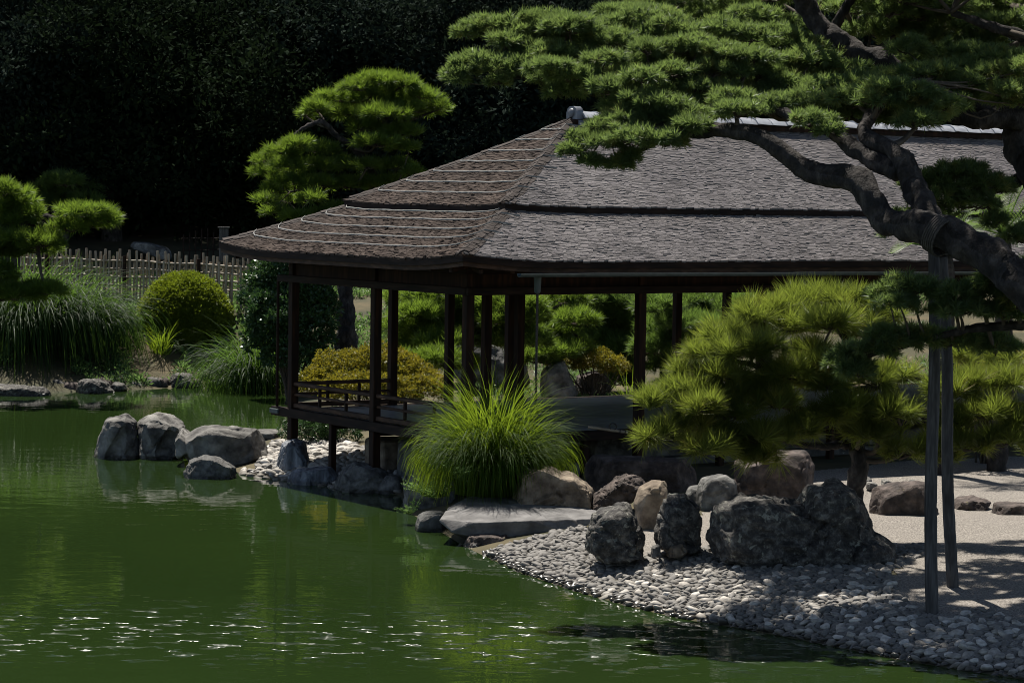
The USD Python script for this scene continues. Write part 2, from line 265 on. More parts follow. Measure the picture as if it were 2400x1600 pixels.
# ------------------------------------------------------------------ cobbles
rng = np.random.default_rng(11)
ico = trimesh.creation.icosphere(1); ICO_V, ICO_F = np.array(ico.vertices), np.array(ico.faces)
def cobble(p, size, r):
    ax = size * np.array([r.uniform(.95, 1.65), r.uniform(.75, 1.1), r.uniform(.5, .85)]) / 2
    v = ICO_V * (1 + (meshkit.noise(ICO_V * 1.5 + r.uniform(0, 99, 3), 3)[:, None] - .5) * .75)
    a = r.normal(0, .5); c, s = math.cos(a), math.sin(a); v = v * ax
    v = np.stack([v[:, 0] * c - v[:, 1] * s, v[:, 0] * s + v[:, 1] * c, v[:, 2]], 1)
    t = r.normal(0, .24, 2); v[:, 2] += v[:, 0] * t[0] + v[:, 1] * t[1]
    return v + p
def beach(name, poly, spacing, size, lift, seed, label_kind):
    b = obj(name, sheet(poly, .006, .1), W['bed'], kind='structure', smooth=True)
    r = np.random.default_rng(seed); x0, y0, x1, y1 = poly.bounds; pts = []
    cell = spacing; grid = {}
    area = (x1 - x0) * (y1 - y0); cand = r.uniform([x0, y0], [x1, y1], (int(area / spacing ** 2 * 9), 2))
    ok = shapely.contains(poly, shapely.points(cand)); cand = cand[ok]
    rad = spacing * np.clip(r.lognormal(0, .22, len(cand)), .6, 1.5)
    order = np.argsort(-rad + r.normal(0, .02, len(rad)))
    for k in order:
        x, y = cand[k]; gi, gj = int(x / cell), int(y / cell); hit = False
        for i in range(gi - 2, gi + 3):
            for j in range(gj - 2, gj + 3):
                for (a, c, q) in grid.get((i, j), ()):
                    if ((a - x) ** 2 + ((c - y) * 1.25) ** 2) < (.5 * (q + rad[k])) ** 2: hit = True; break
                if hit: break
            if hit: break
        if not hit: grid.setdefault((gi, gj), []).append((x, y, rad[k])); pts.append((x, y, rad[k]))
    pieces = []
    for x, y, q in pts:
        z = gnd(x, y); pieces.append((cobble(np.array([x, y, z + q * r.uniform(.08, .28) * lift]), q * size, r), q * size / y))
    pieces.sort(key=lambda e: -e[1]); rest = MB()
    for k, (v, _) in enumerate(pieces):
        px, py = to_px(v.mean(0)); seen = -30 < px < 2430 and py < 1630
        if k < 0: pass
        pieces[k] = (v, seen)
    front = [v for v, s in pieces if s][:300]; ids = {id(v) for v in front}
    for v in front: obj('cobble', (v, ICO_F), W['cobble_single'], b, smooth=True)
    for v, s in pieces:
        if id(v) not in ids: rest.add(v, ICO_F)
    if rest.n: obj('small_cobbles', rest.mesh(), W['cobble'], b, kind='stuff', smooth=True)
    return len(pieces)
# single cobbles take their tone from the object's own random number
n_ = {'g': ('geometry', {}), 'o': ('object_info', {}), 'n': ('noise_texture', {'scale': 22, 'detail': 6}), 'r': ('rgb_ramp', {'ramp': [(.3, (.23, .215, .195)), (.7, (.47, .45, .41))]}),
      'ri': ('rgb_ramp', {'ramp': [(0, (.38, .37, .36)), (.2, (.7, .68, .65)), (.5, (.92, .88, .83)), (.8, (1.08, 1.06, 1.03)), (1, (1.3, 1.28, 1.25))]}), 'mx': ('mix', {'mix_type': 'multiply', 'fac': 1.0}),
      'wz': ('separate_xyz', {}), 'wr': ('map_range', {'range_type': 'smoothstep', 'from_min': .035, 'from_max': .075, 'to_min': 1.0, 'to_max': 0.0, 'clamp': True}), 'wm': ('mix', {'mix_type': 'multiply', 'color2': (.38, .37, .34)}),
      'bn': ('noise_texture', {'scale': 60, 'detail': 6}), 'b': ('bump', {'strength': .25, 'distance': .006}), 'p': ('principled_bsdf', {'roughness': .7, 'specular_ior_level': .4})}
W['cobble_single'] = usdkit.material(stage, '/World/Looks/cobble_single_look', n_, [('g.position', 'n.vector'), ('n.fac', 'r.fac'), ('o.random', 'ri.fac'), ('r.color', 'mx.color1'), ('ri.color', 'mx.color2'),
      ('mx.color', 'wm.color1'), ('g.position', 'wz.vector'), ('wz.z', 'wr.value'), ('wr.result', 'wm.fac'), ('wm.color', 'p.base_color'), ('g.position', 'bn.vector'), ('bn.fac', 'b.height'), ('b.normal', 'p.normal')], surface='p.BSDF')
beach_poly = shapely.Polygon([on(x, y, 0)[:2] for x, y in [(2480, 1604), (2400, 1591), (2110, 1545), (1889, 1500), (1746, 1473), (1600, 1449), (1480, 1421), (1359, 1387), (1223, 1342), (1108, 1288)]] +
                             [on(x, y, .3)[:2] for x, y in [(1110, 1240), (1370, 1225), (1500, 1290), (1700, 1280), (2060, 1310), (2170, 1288), (2185, 1308), (2080, 1345), (2120, 1398), (2210, 1432), (2300, 1418), (2480, 1470)]]).buffer(0)
N1 = beach('cobble_beach', beach_poly, .058, 1.12, 1.0, 3, '')
spit_poly = shapely.Polygon([on(x, y, 0)[:2] for x, y in [(548, 1108), (610, 1120), (690, 1128), (800, 1145), (935, 1158)]] + [on(x, y, .25)[:2] for x, y in [(960, 1090), (860, 1060), (800, 1035), (700, 1030), (640, 1015), (600, 1070)]]).buffer(0)
N2 = beach('cobble_spit', spit_poly, .085, 1.1, 1.0, 4, '')
print('cobbles', N1, N2)

# ------------------------------------------------------------------ rocks
def sph(p, r): return m3.Manifold.sphere(float(r), 14).translate([float(x) for x in p])
def rough_mesh(man, L, amp, freq, seed, crease=0.0, stretch=(1, 1, 1), smooth_it=3, grit=.3):
    man = man.refine_to_length(L); v, f, _ = meshkit.arrays(man)
    t = trimesh.Trimesh(v, f, process=False)
    if smooth_it: trimesh.smoothing.filter_taubin(t, iterations=smooth_it)
    v = np.array(t.vertices); n = meshkit.arrays((v, f), True)[2]
    from scipy.spatial.transform import Rotation
    q = Rotation.from_euler('xyz', [.5 * math.sin(seed * 1.7), .6 * math.cos(seed * 2.3), seed * .9]).apply(v) * np.asarray(stretch)
    warp = np.stack([meshkit.fbm(q * freq * .8 + o, 3, seed + k) for k, o in enumerate((3.1, 17.7, 41.9))], -1) - .5
    w = q * freq + warp * 1.6
    k = meshkit.fbm(w + seed * 3.7, 5, seed) - .5
    layers = meshkit.fbm(w * np.array([.7, .7, 2.6]) + 9.1, 4, seed + 5)                 # beds of the stone
    led = layers * 5; led = (np.floor(led) + np.clip((led - np.floor(led)) * 2.2 - .6, 0, 1)) / 5 - .5
    big = meshkit.noise(q * freq * .4 + 7.7 * seed, seed + 3) - .5
    crack = np.exp(-((meshkit.fbm(w * .55 + 31.3, 3, seed + 9) - .5) / .018) ** 2)
    fine = .5 - np.abs(meshkit.fbm(v * freq * 3, 4, seed + 2) - .5) * 4
    return v + n * (amp * (1.5 * k + 1.6 * big + .9 * led * min(crease / .03, 1.6) + grit * fine) - crease * .6 * crack)[:, None], f
def rock(label, sil, base, z0, D, mat_key, seed, rpx=14, amp=.06, freq=3.0, crease=.03, name='rock', front=.72, back=.7, stretch=(1, 1, 1), lean=0.0, cat='rock', L=None, cuts=(), grit=.3, facets=7):
    """a boulder whose outline from the pond is the px polygon sil (list of one or several convex lobes), standing where pixel base meets height z0, D metres deep"""
    Ym = on(base[0], base[1], z0)[1] + D * .35
    lobes = sil if isinstance(sil[0][0], tuple) else [sil]; out = None
    for lb in lobes:
        P = np.array([at(x, y, Ym) for x, y in lb]); P[:, 1] = Ym; C = P.mean(0); r = rpx * mpp(Ym); S_ = []
        Pin = C + (P - C) * (1 - r / (np.linalg.norm(P - C, axis=1, keepdims=True) + 1e-6))
        for p in Pin:
            S_.append(sph(p, r))
            a = C + (p - C) * front; a[1] -= D * .38; a[2] = min(a[2], p[2]) if p[2] < C[2] else a[2]; S_.append(sph(a, r))
            a = C + (p - C) * back; a[1] += D * .5; a[2] += lean; S_.append(sph(a, r))
        h = m3.Manifold.batch_hull(S_); out = h if out is None else out + h
    for chain in cuts:                                                    # hollows worn into the face: (px, py, offset towards the back, radius px)
        out = out - m3.Manifold.batch_hull([sph(at(x, y, Ym - D * .4 + o + .13), q * mpp(Ym)) for x, y, o, q in chain])
    fr = np.random.default_rng(900 + seed); vv = np.array(out.to_mesh().vert_properties[:, :3]); cc = vv.mean(0)
    for _ in range(facets):                                               # faces broken off along planes
        n_ = fr.normal(size=3) * [1, 1, .8]; n_[2] = abs(n_[2]) * .9; n_[1] = -abs(n_[1]) if fr.uniform() < .75 else n_[1]; n_ /= np.linalg.norm(n_)
        d_ = cc @ n_ + (np.max(vv @ n_) - cc @ n_) * fr.uniform(.80, .97); out = out.trim_by_plane([float(-x) for x in n_], float(-d_))
    bb = out.bounding_box(); size = max(bb[3] - bb[0], bb[5] - bb[2])
    v, f = rough_mesh(out, L or max(size / 42, .022), amp, freq, seed, crease, stretch, grit=.42 if mat_key == 'rock_dark' else grit, smooth_it=1)
    return obj(name, (v, f), W[mat_key], label=label, cat=cat, smooth=35)

rock('tall pale grey rock leaning right, leftmost in the pond', [[(222, 1072), (230, 1030), (250, 975), (300, 968), (322, 985), (330, 1075)]], (270, 1075), 0, .8, 'rock_pale', 1, rpx=9, amp=.045, freq=2.5, cuts=[[(298, 1000, -.22, 16), (262, 1075, -.22, 22)], [(330, 1010, -.1, 13), (335, 1075, -.1, 16)]])
rock('rounded pale grey rock with hollows standing against the leftmost pond rock', [[(325, 1075), (322, 990), (360, 965), (400, 968), (432, 990), (435, 1040), (425, 1075)]], (380, 1075), 0, .9, 'rock_pale', 2, rpx=14, amp=.06, freq=2.8, crease=.04, cuts=[[(402, 1022, -.18, 18), (385, 1062, -.2, 22)], [(330, 1000, -.2, 14), (345, 1050, -.2, 14)]])
rock('long brownish grey boulder at the tip of the cobble spit', [[(415, 1060), (412, 1030), (470, 1002), (560, 1005), (610, 1010), (634, 1040), (632, 1070), (570, 1090), (450, 1085)], [(410, 1035), (416, 1004), (440, 1020), (450, 1060), (425, 1070)]], (540, 1090), .02, 1.0, 'rock_pale', 3, rpx=10, amp=.05, freq=2.4, cuts=[[(468, 1040, -.22, 20), (478, 1075, -.25, 22)], [(432, 1018, -.2, 10), (440, 1040, -.25, 12)], [(560, 1002, .1, 16), (530, 996, .1, 14)]])
rock('small dark rough rock at the waterline in front of the long boulder', [[(432, 1122), (434, 1085), (465, 1070), (520, 1075), (555, 1100), (558, 1122)]], (495, 1122), 0, .6, 'rock_grey', 4, rpx=9, amp=.05, freq=5)
rock('low flat rock behind the long boulder left of the pavilion', [[(560, 1030), (590, 1012), (655, 1012), (668, 1022), (660, 1032)]], (620, 1032), 0, .6, 'rock_pale', 5, rpx=6, amp=.02, freq=4)
rock('bluish grooved upright stone under the corner post of the pavilion', [[(648, 1100), (662, 1045), (690, 1030), (712, 1035), (724, 1070), (724, 1098)]], (688, 1100), .1, .5, 'rock_blue', 6, rpx=9, amp=.045, freq=7, crease=.03, stretch=(1, 1, .22))
rock('dark flat wedge of rock at the waterline below the bluish stone', [[(668, 1132), (680, 1110), (735, 1094), (780, 1098), (792, 1120), (770, 1138)]], (730, 1136), 0, .7, 'rock_blue', 7, rpx=8, amp=.04, freq=4)
rock('shaded grey boulder carrying the second pavilion post', [[(785, 1148), (792, 1105), (825, 1085), (890, 1095), (930, 1130), (940, 1155)]], (860, 1153), 0, .9, 'rock_grey', 8, rpx=12, amp=.05, freq=3)
rock('small shaded boulder right of the post boulder at the waterline', [[(880, 1155), (885, 1125), (910, 1108), (940, 1120), (945, 1155)]], (915, 1156), 0, .5, 'rock_grey', 9, rpx=9, amp=.03, freq=4)
rock('pale streaked upright boulder left of the bright grass clump', [[(948, 1198), (945, 1145), (975, 1098), (1030, 1085), (1060, 1110), (1060, 1195)]], (1000, 1200), .0, .9, 'rock_pale', 10, rpx=14, amp=.05, freq=3, crease=.05)

# the flat slab: a broad top seen from above
def px_hull(label, pts, mat_key, seed, amp, freq, crease=.02, L=.05, name='rock', cat='rock', stretch=(1, 1, 1), smooth_it=2):
    h = m3.Manifold.batch_hull([sph(at(x, y, Y) - np.array([0, 0, r]), r) for x, y, Y, r in pts])
    v, f = rough_mesh(h, L, amp, freq, seed, crease, stretch, smooth_it)
    return obj(name, (v, f), W[mat_key], label=label, cat=cat, smooth=35)
px_hull('long flat grey slab of stone jutting over the water beside the cobbles', [(1035, 1216, 30.1, .022), (1110, 1222, 29.9, .022), (1250, 1218, 29.9, .022), (1385, 1214, 30.1, .022), (1115, 1160, 31.5, .025), (1275, 1163, 31.5, .025), (1398, 1196, 30.8, .022),
         (1062, 1240, 29.95, .022), (1380, 1256, 30.0, .022), (1180, 1262, 29.95, .022), (1050, 1192, 30.8, .022), (1150, 1250, 31.2, .1), (1350, 1240, 31.2, .1)], 'rock_flat', 12, .016, 2.2, .03, L=.03, smooth_it=1)
rock('small smooth dark end stone at the left tip of the flat slab', [[(972, 1240), (975, 1212), (1000, 1200), (1045, 1205), (1050, 1244)]], (1010, 1245), 0, .6, 'rock_grey', 13, rpx=10, amp=.02, freq=3)
rock('wet dark stone tucked under the flat slab at the shore', [[(1085, 1285), (1095, 1262), (1130, 1255), (1190, 1258), (1195, 1280)]], (1130, 1284), 0, .4, 'rock_brown', 14, rpx=7, amp=.03, freq=5)
rock('big tan boulder with a shadowed hollow behind the flat slab', [[(1196, 1175), (1200, 1110), (1235, 1090), (1290, 1092), (1340, 1118), (1330, 1180)], [(1300, 1185), (1290, 1105), (1330, 1105), (1380, 1150), (1402, 1165), (1395, 1190)]], (1300, 1202), .28, .8, 'rock_tan', 15, rpx=12, amp=.05, freq=3, crease=.04)
rock('wide dark stepping block below the pavilion deck', [[(1362, 1150), (1362, 1085), (1380, 1070), (1620, 1078), (1636, 1095), (1630, 1155)]], (1500, 1155), .33, .8, 'rock_brown', 16, rpx=6, amp=.03, freq=4)
rock('mottled block directly under the deck edge, above the dark stepping block', [[(1365, 1065), (1370, 1022), (1400, 1014), (1490, 1016), (1505, 1035), (1500, 1068)]], (1430, 1075), .45, .6, 'rock_grey', 17, rpx=6, amp=.04, freq=4)
rock('rough reddish rock leaning beside the tan boulder', [[(1388, 1195), (1395, 1165), (1470, 1105), (1500, 1108), (1525, 1125), (1490, 1170), (1440, 1200)]], (1440, 1200), .3, .5, 'rock_brown', 18, rpx=8, amp=.06, freq=6)
rock('smooth tan wedge stone leaning right between the dark boulders', [[(1482, 1180), (1500, 1140), (1530, 1125), (1562, 1128), (1560, 1150), (1545, 1240), (1500, 1235)]], (1520, 1240), .3, .5, 'rock_tan', 19, rpx=8, amp=.025, freq=3)
rock('dark knobbly boulder with pale blotches, nearest the water', [[(1380, 1288), (1380, 1238), (1408, 1195), (1455, 1182), (1478, 1188), (1496, 1225), (1512, 1270), (1508, 1300), (1405, 1306)]], (1445, 1312), .27, .8, 'rock_dark', 20, facets=12, rpx=9, amp=.055, freq=3.2, crease=.07)
rock('dark furrowed boulder second from left in the dark row', [[(1545, 1275), (1540, 1205), (1565, 1165), (1608, 1156), (1636, 1178), (1646, 1230), (1634, 1284), (1565, 1286)]], (1590, 1295), .33, .8, 'rock_dark', 21, facets=12, rpx=9, amp=.055, freq=3.2, crease=.07)
rock('small smooth tan stone at the foot of the dark row', [[(1560, 1300), (1568, 1280), (1600, 1274), (1612, 1292), (1600, 1306)]], (1585, 1306), .3, .2, 'rock_tan', 22, rpx=7, amp=.01, freq=5)
rock('small split grey stone right of the nearest dark boulder', [[(1525, 1305), (1528, 1280), (1545, 1275), (1552, 1300)]], (1538, 1306), .3, .15, 'rock_pale', 23, rpx=4, amp=.02, freq=8)
rock('very large dark craggy boulder, broad and highest at its right, below the shore pine', [[(1648, 1300), (1660, 1215), (1700, 1178), (1790, 1160), (1880, 1175), (1960, 1230), (1960, 1318), (1740, 1318)],
      [(1800, 1318), (1850, 1200), (1890, 1135), (1955, 1118), (2000, 1140), (2030, 1210), (2050, 1275), (2030, 1312)], [(1960, 1312), (2000, 1240), (2050, 1255), (2100, 1292), (2092, 1306), (2040, 1314)]], (1850, 1322), .33, 1.0, 'rock_dark', 24, facets=8, rpx=9, amp=.085, freq=2.2, crease=.08, L=.028)
rock('brown squared boulder like a stump in shade left of the pine trunk', [[(1725, 1175), (1720, 1085), (1745, 1062), (1890, 1060), (1910, 1090), (1900, 1165)]], (1810, 1180), .36, .8, 'rock_brown', 25, rpx=8, amp=.03, freq=4)
rock('bigger grey rounded rock between the furrowed boulder and the squared brown boulder', [[(1635, 1190), (1640, 1125), (1690, 1112), (1720, 1130), (1728, 1185)]], (1690, 1190), .36, .6, 'rock_grey', 26, rpx=12, amp=.03, freq=4)
rock('low grey rock edge tucked directly behind the furrowed boulder', [[(1600, 1180), (1610, 1145), (1660, 1140), (1680, 1175)]], (1640, 1182), .36, .4, 'rock_grey', 126, rpx=10, amp=.03, freq=4)
rock('long brown boulder right of the pine trunk behind the poles', [[(2040, 1205), (2040, 1150), (2080, 1135), (2160, 1128), (2200, 1145), (2205, 1205)]], (2120, 1210), .37, .7, 'rock_brown', 27, rpx=9, amp=.035, freq=4)
for k, (a, b, c, e) in enumerate([(2040, 1135, 32, 9), (2075, 1128, 26, 8), (2120, 1138, 24, 8), (2030, 1122, 22, 7), (2140, 1130, 25, 8)]):
    rock(f'pale flat stone {("lowest left", "middle", "lower right", "highest left", "rightmost")[k]} of the little heap right of the pine trunk', [[(a - e * 1.2, b + e), (a - e, b - e * .4), (a + e, b - e * .5), (a + c * .6, b + e * .3), (a + c * .5, b + e)]], (a, b + e), .42, .3, 'rock_pale', 28 + k, rpx=4, amp=.01, freq=6)
rock('low flat layered stone on the gravel right of the poles', [[(2225, 1190), (2240, 1172), (2290, 1166), (2325, 1178), (2310, 1195)]], (2270, 1196), .37, .6, 'rock_brown', 33, rpx=5, amp=.025, freq=5)
rock('reddish kerb stone on the gravel at the right edge of the picture', [[(2322, 1202), (2325, 1184), (2360, 1180), (2460, 1186), (2460, 1208)]], (2380, 1208), .37, .5, 'rock_brown', 34, rpx=5, amp=.02, freq=5)
rock('leaning grey standing stone with sunlit top behind the pavilion', [[(1272, 930), (1268, 870), (1290, 848), (1322, 846), (1334, 870), (1352, 930)]], (1310, 934), .5, .7, 'rock_pale', 35, rpx=8, amp=.03, freq=3)
rock('dark shadowed rock right of the leaning stone behind the pavilion', [[(1345, 918), (1350, 885), (1390, 868), (1425, 872), (1432, 915)]], (1390, 920), .5, .7, 'rock_brown', 36, rpx=9, amp=.05, freq=4)
rock('pale grey angular rock in the pines behind the pavilion posts', [[(1058, 880), (1068, 815), (1110, 795), (1160, 810), (1230, 830), (1240, 900)]], (1150, 905), .5, 1.2, 'rock_grey', 37, rpx=9, amp=.06, freq=3)
rock('dark low rock at the far waterline below the shaded grass', [[(178, 920), (185, 895), (220, 886), (262, 905), (268, 920)]], (220, 922), 0, .8, 'rock_dark', 38, rpx=9, amp=.05, freq=4)
rock('pale low rock at the far waterline right of the big grass clumps', [[(285, 908), (295, 898), (330, 894), (352, 906)]], (320, 909), 0, .6, 'rock_pale', 39, rpx=5, amp=.03, freq=4)
rock('dark domed rock at the far waterline below the globe shrub', [[(398, 906), (402, 884), (425, 872), (452, 884), (464, 906)]], (430, 909), 0, .7, 'rock_dark', 40, rpx=9, amp=.05, freq=4)
rock('pale rock on the bank right of the globe shrub', [[(535, 740), (540, 712), (565, 700), (590, 715), (590, 742)]], (565, 745), 1.2, .6, 'rock_tan', 41, rpx=8, amp=.05, freq=4)
rock('low dark rock on the far bank at the fence foot', [[(240, 690), (255, 668), (285, 662), (310, 680), (310, 692)]], (275, 692), 1.6, .6, 'rock_grey', 42, rpx=8, amp=.05, freq=4)
rock('long pale rock on the shaded mound behind the fence', [[(300, 576), (310, 568), (350, 570), (400, 590), (405, 604)]], (350, 604), 2.5, .8, 'rock_pale', 43, rpx=5, amp=.04, freq=4)
rock('reddish low rock on the bank below the globe shrub', [[(500, 810), (505, 790), (530, 778), (548, 800), (545, 815)]], (520, 818), .7, .5, 'rock_tan', 44, rpx=7, amp=.05, freq=5)
rock('low stones of the far bank edge under the right-hand grass', [[(470, 905), (480, 885), (540, 878), (600, 890), (610, 905)]], (540, 906), 0, .6, 'rock_grey', 45, rpx=7, amp=.05, freq=5)
rock('bank rock in shade under the leftmost grass', [[(-60, 928), (-50, 912), (40, 908), (110, 912), (120, 926)]], (60, 928), 0, .7, 'rock_dark', 46, rpx=7, amp=.05, freq=5)

rs_ = np.random.default_rng(14)
for k, x in enumerate(np.linspace(130, 640, 15)):
    x += rs_.uniform(-12, 12); y = 905 + 8 * (x < 300) + rs_.uniform(-3, 3); a, h = rs_.uniform(14, 30), rs_.uniform(12, 26)
    ORD = 'leftmost second third fourth fifth sixth seventh eighth ninth tenth eleventh twelfth thirteenth fourteenth rightmost'.split()
    rock(f'{ORD[k]} small {("dark", "brownish")[k % 2]} stone' + (' from the left' if 0 < k < 14 else '') + ' of the row lining the far waterline', [[(x - a, y), (x - a * .7, y - h * .8), (x + rs_.uniform(-6, 6), y - h), (x + a * .8, y - h * .6), (x + a, y)]], (x, y + 2), 0, .5, ('rock_dark', 'rock_brown')[k % 2], 200 + k, rpx=6, amp=.04, freq=5, L=.06)
    stage.GetPrimAtPath(f"/World/rock_{used[('/World', 'rock')]:03d}").SetCustomDataByKey('group', 'small stones along the far waterline')

# ------------------------------------------------------------------ pavilion
TH = math.radians(34.0); u = np.array([math.cos(TH), math.sin(TH), 0]); v_ = np.array([-math.sin(TH), math.cos(TH), 0]); zz = np.array([0, 0, 1.0])
C0 = at(1098, 700, 33.5); C0[2] = 0
def B(s, t, z): return C0 + u * s + v_ * t + zz * z
LEN = 15.0                                                   # the long side goes on past the picture's edge
pav = thing('pavilion', 'open dark wooden garden pavilion with shingled hip roof at the pond edge', 'pavilion')
DECK, BEAM, EAVE, RIDGE = .97, 2.87, 3.30, 5.20
OS, OT, WD = .75, 1.0, 4.8
PLATE = 3.16
def post(s, t, z0, z1, w=.12, name='post', mk='wood', label=None):
    v, f = bevel_box(B(s - w / 2, t - w / 2, z0), u * w, v_ * w, zz * (z1 - z0), .008)
    obj(name, (v, f), W[mk], pav, label=label)
for s, t in [(0, 0), (0, 2.4), (0, 4.8), (2.88, 0), (7.6, 0), (12.0, 0)]: post(s, t, gnd(*B(s, t, 0)[:2]) + .0, PLATE, .125)
for s, t in [(1.74, 4.8), (2.77, 4.8), (1.88, 2.4), (3.9, 4.8), (2.46, 2.4), (7.25, 4.8), (8.3, 4.8), (9.05, 4.8), (11, 4.8)]: post(s, t, DECK - .02, PLATE, .12)
post(0, 3.6, gnd(*B(0, 3.6, 0)[:2]), DECK - .1, .09, 'deck_strut'); post(0, 1.2, gnd(*B(0, 1.2, 0)[:2]), DECK - .1, .09, 'deck_strut')
for s in (2.0, 4.4, 6.5, 9): post(s, .06, gnd(*B(s, 0, 0)[:2]), DECK - .1, .1, 'deck_strut')
def beam(s0, t0, s1, t1, z0, z1, th, name, mk='wood_h', off=0.0):
    d = (u * (s1 - s0) + v_ * (t1 - t0)); L = np.linalg.norm(d); n = np.cross(zz, d / L)
    v, f = bevel_box(B(s0, t0, z0) - n * (th / 2 + off), d, n * th, zz * (z1 - z0), .006)
    obj(name, (v, f), W[mk], pav)
# head beams, transom panels above them, wall plates
for s0, t0, s1, t1 in [(-.1, -.075, LEN, -.075), (-.075, -.15, -.075, 5.15), (0, 4.83, LEN, 4.83)]:
    beam(s0, t0, s1, t1, BEAM, BEAM + .105, .05, 'head_beam'); beam(s0, t0, s1, t1, PLATE, PLATE + .14, .12, 'wall_plate')
for k in range(6): beam(.004 + k * 2.5, 0, 2.5 + k * 2.5, 0, BEAM + .015, PLATE - .003, .03, 'transom_panel', 'wood')
for k in range(2): beam(0, .02 + k * 2.39, 0, 2.405 + k * 2.39, BEAM + .015, PLATE - .003, .03, 'transom_panel', 'wood')
for k in range(6): beam(.004 + k * 2.5, 4.8, 2.5 + k * 2.5, 4.8, BEAM + .015, PLATE - .003, .03, 'transom_panel', 'wood')
for k in range(12): beam(-OS + .1 + k * 1.0, 2.4 - 2.2, -OS + .1 + k * 1.0, 4.6, PLATE + .15, PLATE + .22, .07, 'tie_beam')
# ceiling boards under the roof
v, f = frame_box(B(-.02, -.02, PLATE + .02), u * LEN, v_ * 4.84, zz * .02); obj('ceiling', (v, f), W['wood'], pav)
# floor: boards along the long side, edge beams
for k in range(16):
    v, f = bevel_box(B(.07, .07 + k * .292, DECK - .035), u * (LEN - 1), v_ * .286, zz * .035, .004); obj('floor_board', (v, f), W['deck'], pav)
beam(-.18, -.03, LEN, -.03, DECK - .13, DECK + .005, .09, 'deck_beam'); beam(-.03, -.10, -.03, 5.35, DECK - .13, DECK + .006, .09, 'deck_beam'); beam(.04, 4.83, LEN, 4.83, DECK - .13, DECK + .004, .09, 'deck_beam')
for t in (1.2, 2.4, 3.6): beam(.05, t, LEN - 1, t, DECK - .2, DECK - .04, .1, 'floor_joist')
# railing of the gable side, with a return bay at the back
def rail(s0, t0, s1, t1, z, h, w, name='rail'):
    d = (u * (s1 - s0) + v_ * (t1 - t0)); L = np.linalg.norm(d); n = np.cross(zz, d / L)
    vv, ff = bevel_box(B(s0, t0, z) - n * w / 2, d, n * w, zz * h, .01); obj(name, (vv, ff), W['wood_rail'], pav)
W['wood_rail'] = mat('wood_rail_look', [(.3, (.014, .0065, .0035)), (.5, (.034, .016, .008)), (.7, (.08, .040, .022))], 5, .6, .25, spec=.18, stretch=(1, 1, 4), bdist=.008)
for t0, t1 in ((.07, 2.33), (2.47, 4.73)):
    rail(0, t0, 0, t1, DECK + .35, .055, .07, 'top_rail'); rail(0, t0, 0, t1, DECK + .20, .04, .045, 'mid_rail'); rail(0, t0, 0, t1, DECK + .02, .07, .07, 'bottom_rail')
    for q in (.33, .67):
        t = t0 + (t1 - t0) * q; post(0, t, DECK + .09, DECK + .35, .045, 'baluster')
rail(.07, 4.8, 1.68, 4.8, DECK + .35, .055, .07, 'top_rail'); rail(.07, 4.8, 1.68, 4.8, DECK + .20, .04, .045, 'mid_rail'); rail(.07, 4.8, 1.68, 4.8, DECK + .02, .07, .07, 'bottom_rail')
for q in (.6, 1.15): post(q, 4.8, DECK + .09, DECK + .35, .045, 'baluster')
# foundation blocks
for s, t, a, b, h, mk in [(.45, 2.9, .9, .5, .36, 'rock_tan'), (.45, 1.3, .8, 1.2, .42, 'rock_grey'), (1.6, 2.9, 1.4, .5, .4, 'rock_grey'), (3.2, .7, 1.6, .5, .42, 'rock_grey'), (5.4, .7, 1.6, .5, .42, 'rock_grey'), (7.8, .7, 2.2, .5, .42, 'rock_grey')]:
    o = B(s, t, .1); vv, ff = rough_mesh(m3.Manifold.batch_hull([sph(o + u * i + v_ * j + zz * k, .05) for i in (0.05, a) for j in (.05, b) for k in (0, h + .12)]), .07, .02, 4, 7)
    obj('foundation_stone', (vv, ff), W[mk], pav, smooth=35)
# roof: two tiers of shingle courses on each visible face, curved a little
P0, P1, P2, P3 = (-OS, -OT), (-OS, WD + OT), (LEN, WD + OT), (LEN, -OT)
RS = 3.32
def lift(q): return .10 * np.clip(1 - q / 1.7, 0, 1) ** 2
def roof_pt(face, a, f):
    """a along the eave 0..1, f up the slope 0..1"""
    if face == 'front': e0, e1, r0_, r1_ = (-OS, -OT), (LEN, -OT), (RS, 2.4), (LEN, 2.4)
    elif face == 'back': e0, e1, r0_, r1_ = (-OS, WD + OT), (LEN, WD + OT), (RS, 2.4), (LEN, 2.4)
    else: e0, e1, r0_, r1_ = (-OS, WD + OT), (-OS, -OT), (RS, 2.4), (RS, 2.4)
    lo = np.array([e0[0] + (e1[0] - e0[0]) * a, e0[1] + (e1[1] - e0[1]) * a]); hi = np.array([r0_[0] + (r1_[0] - r0_[0]) * a, r0_[1] + (r1_[1] - r0_[1]) * a])
    q = lo + (hi - lo) * f
    edge = np.hypot(e1[0] - e0[0], e1[1] - e0[1]); cor = lift(a * edge) + (lift((1 - a) * edge) if face == 'gable' else 0)
    z = EAVE + (RIDGE - EAVE) * f - .30 * f * (1 - f) + cor * (1 - f) ** 2
    return B(q[0], q[1], z)
STEP = .36
roof = thing('unused') if False else None
def tier_z(f): return .0 if f < STEP else .085
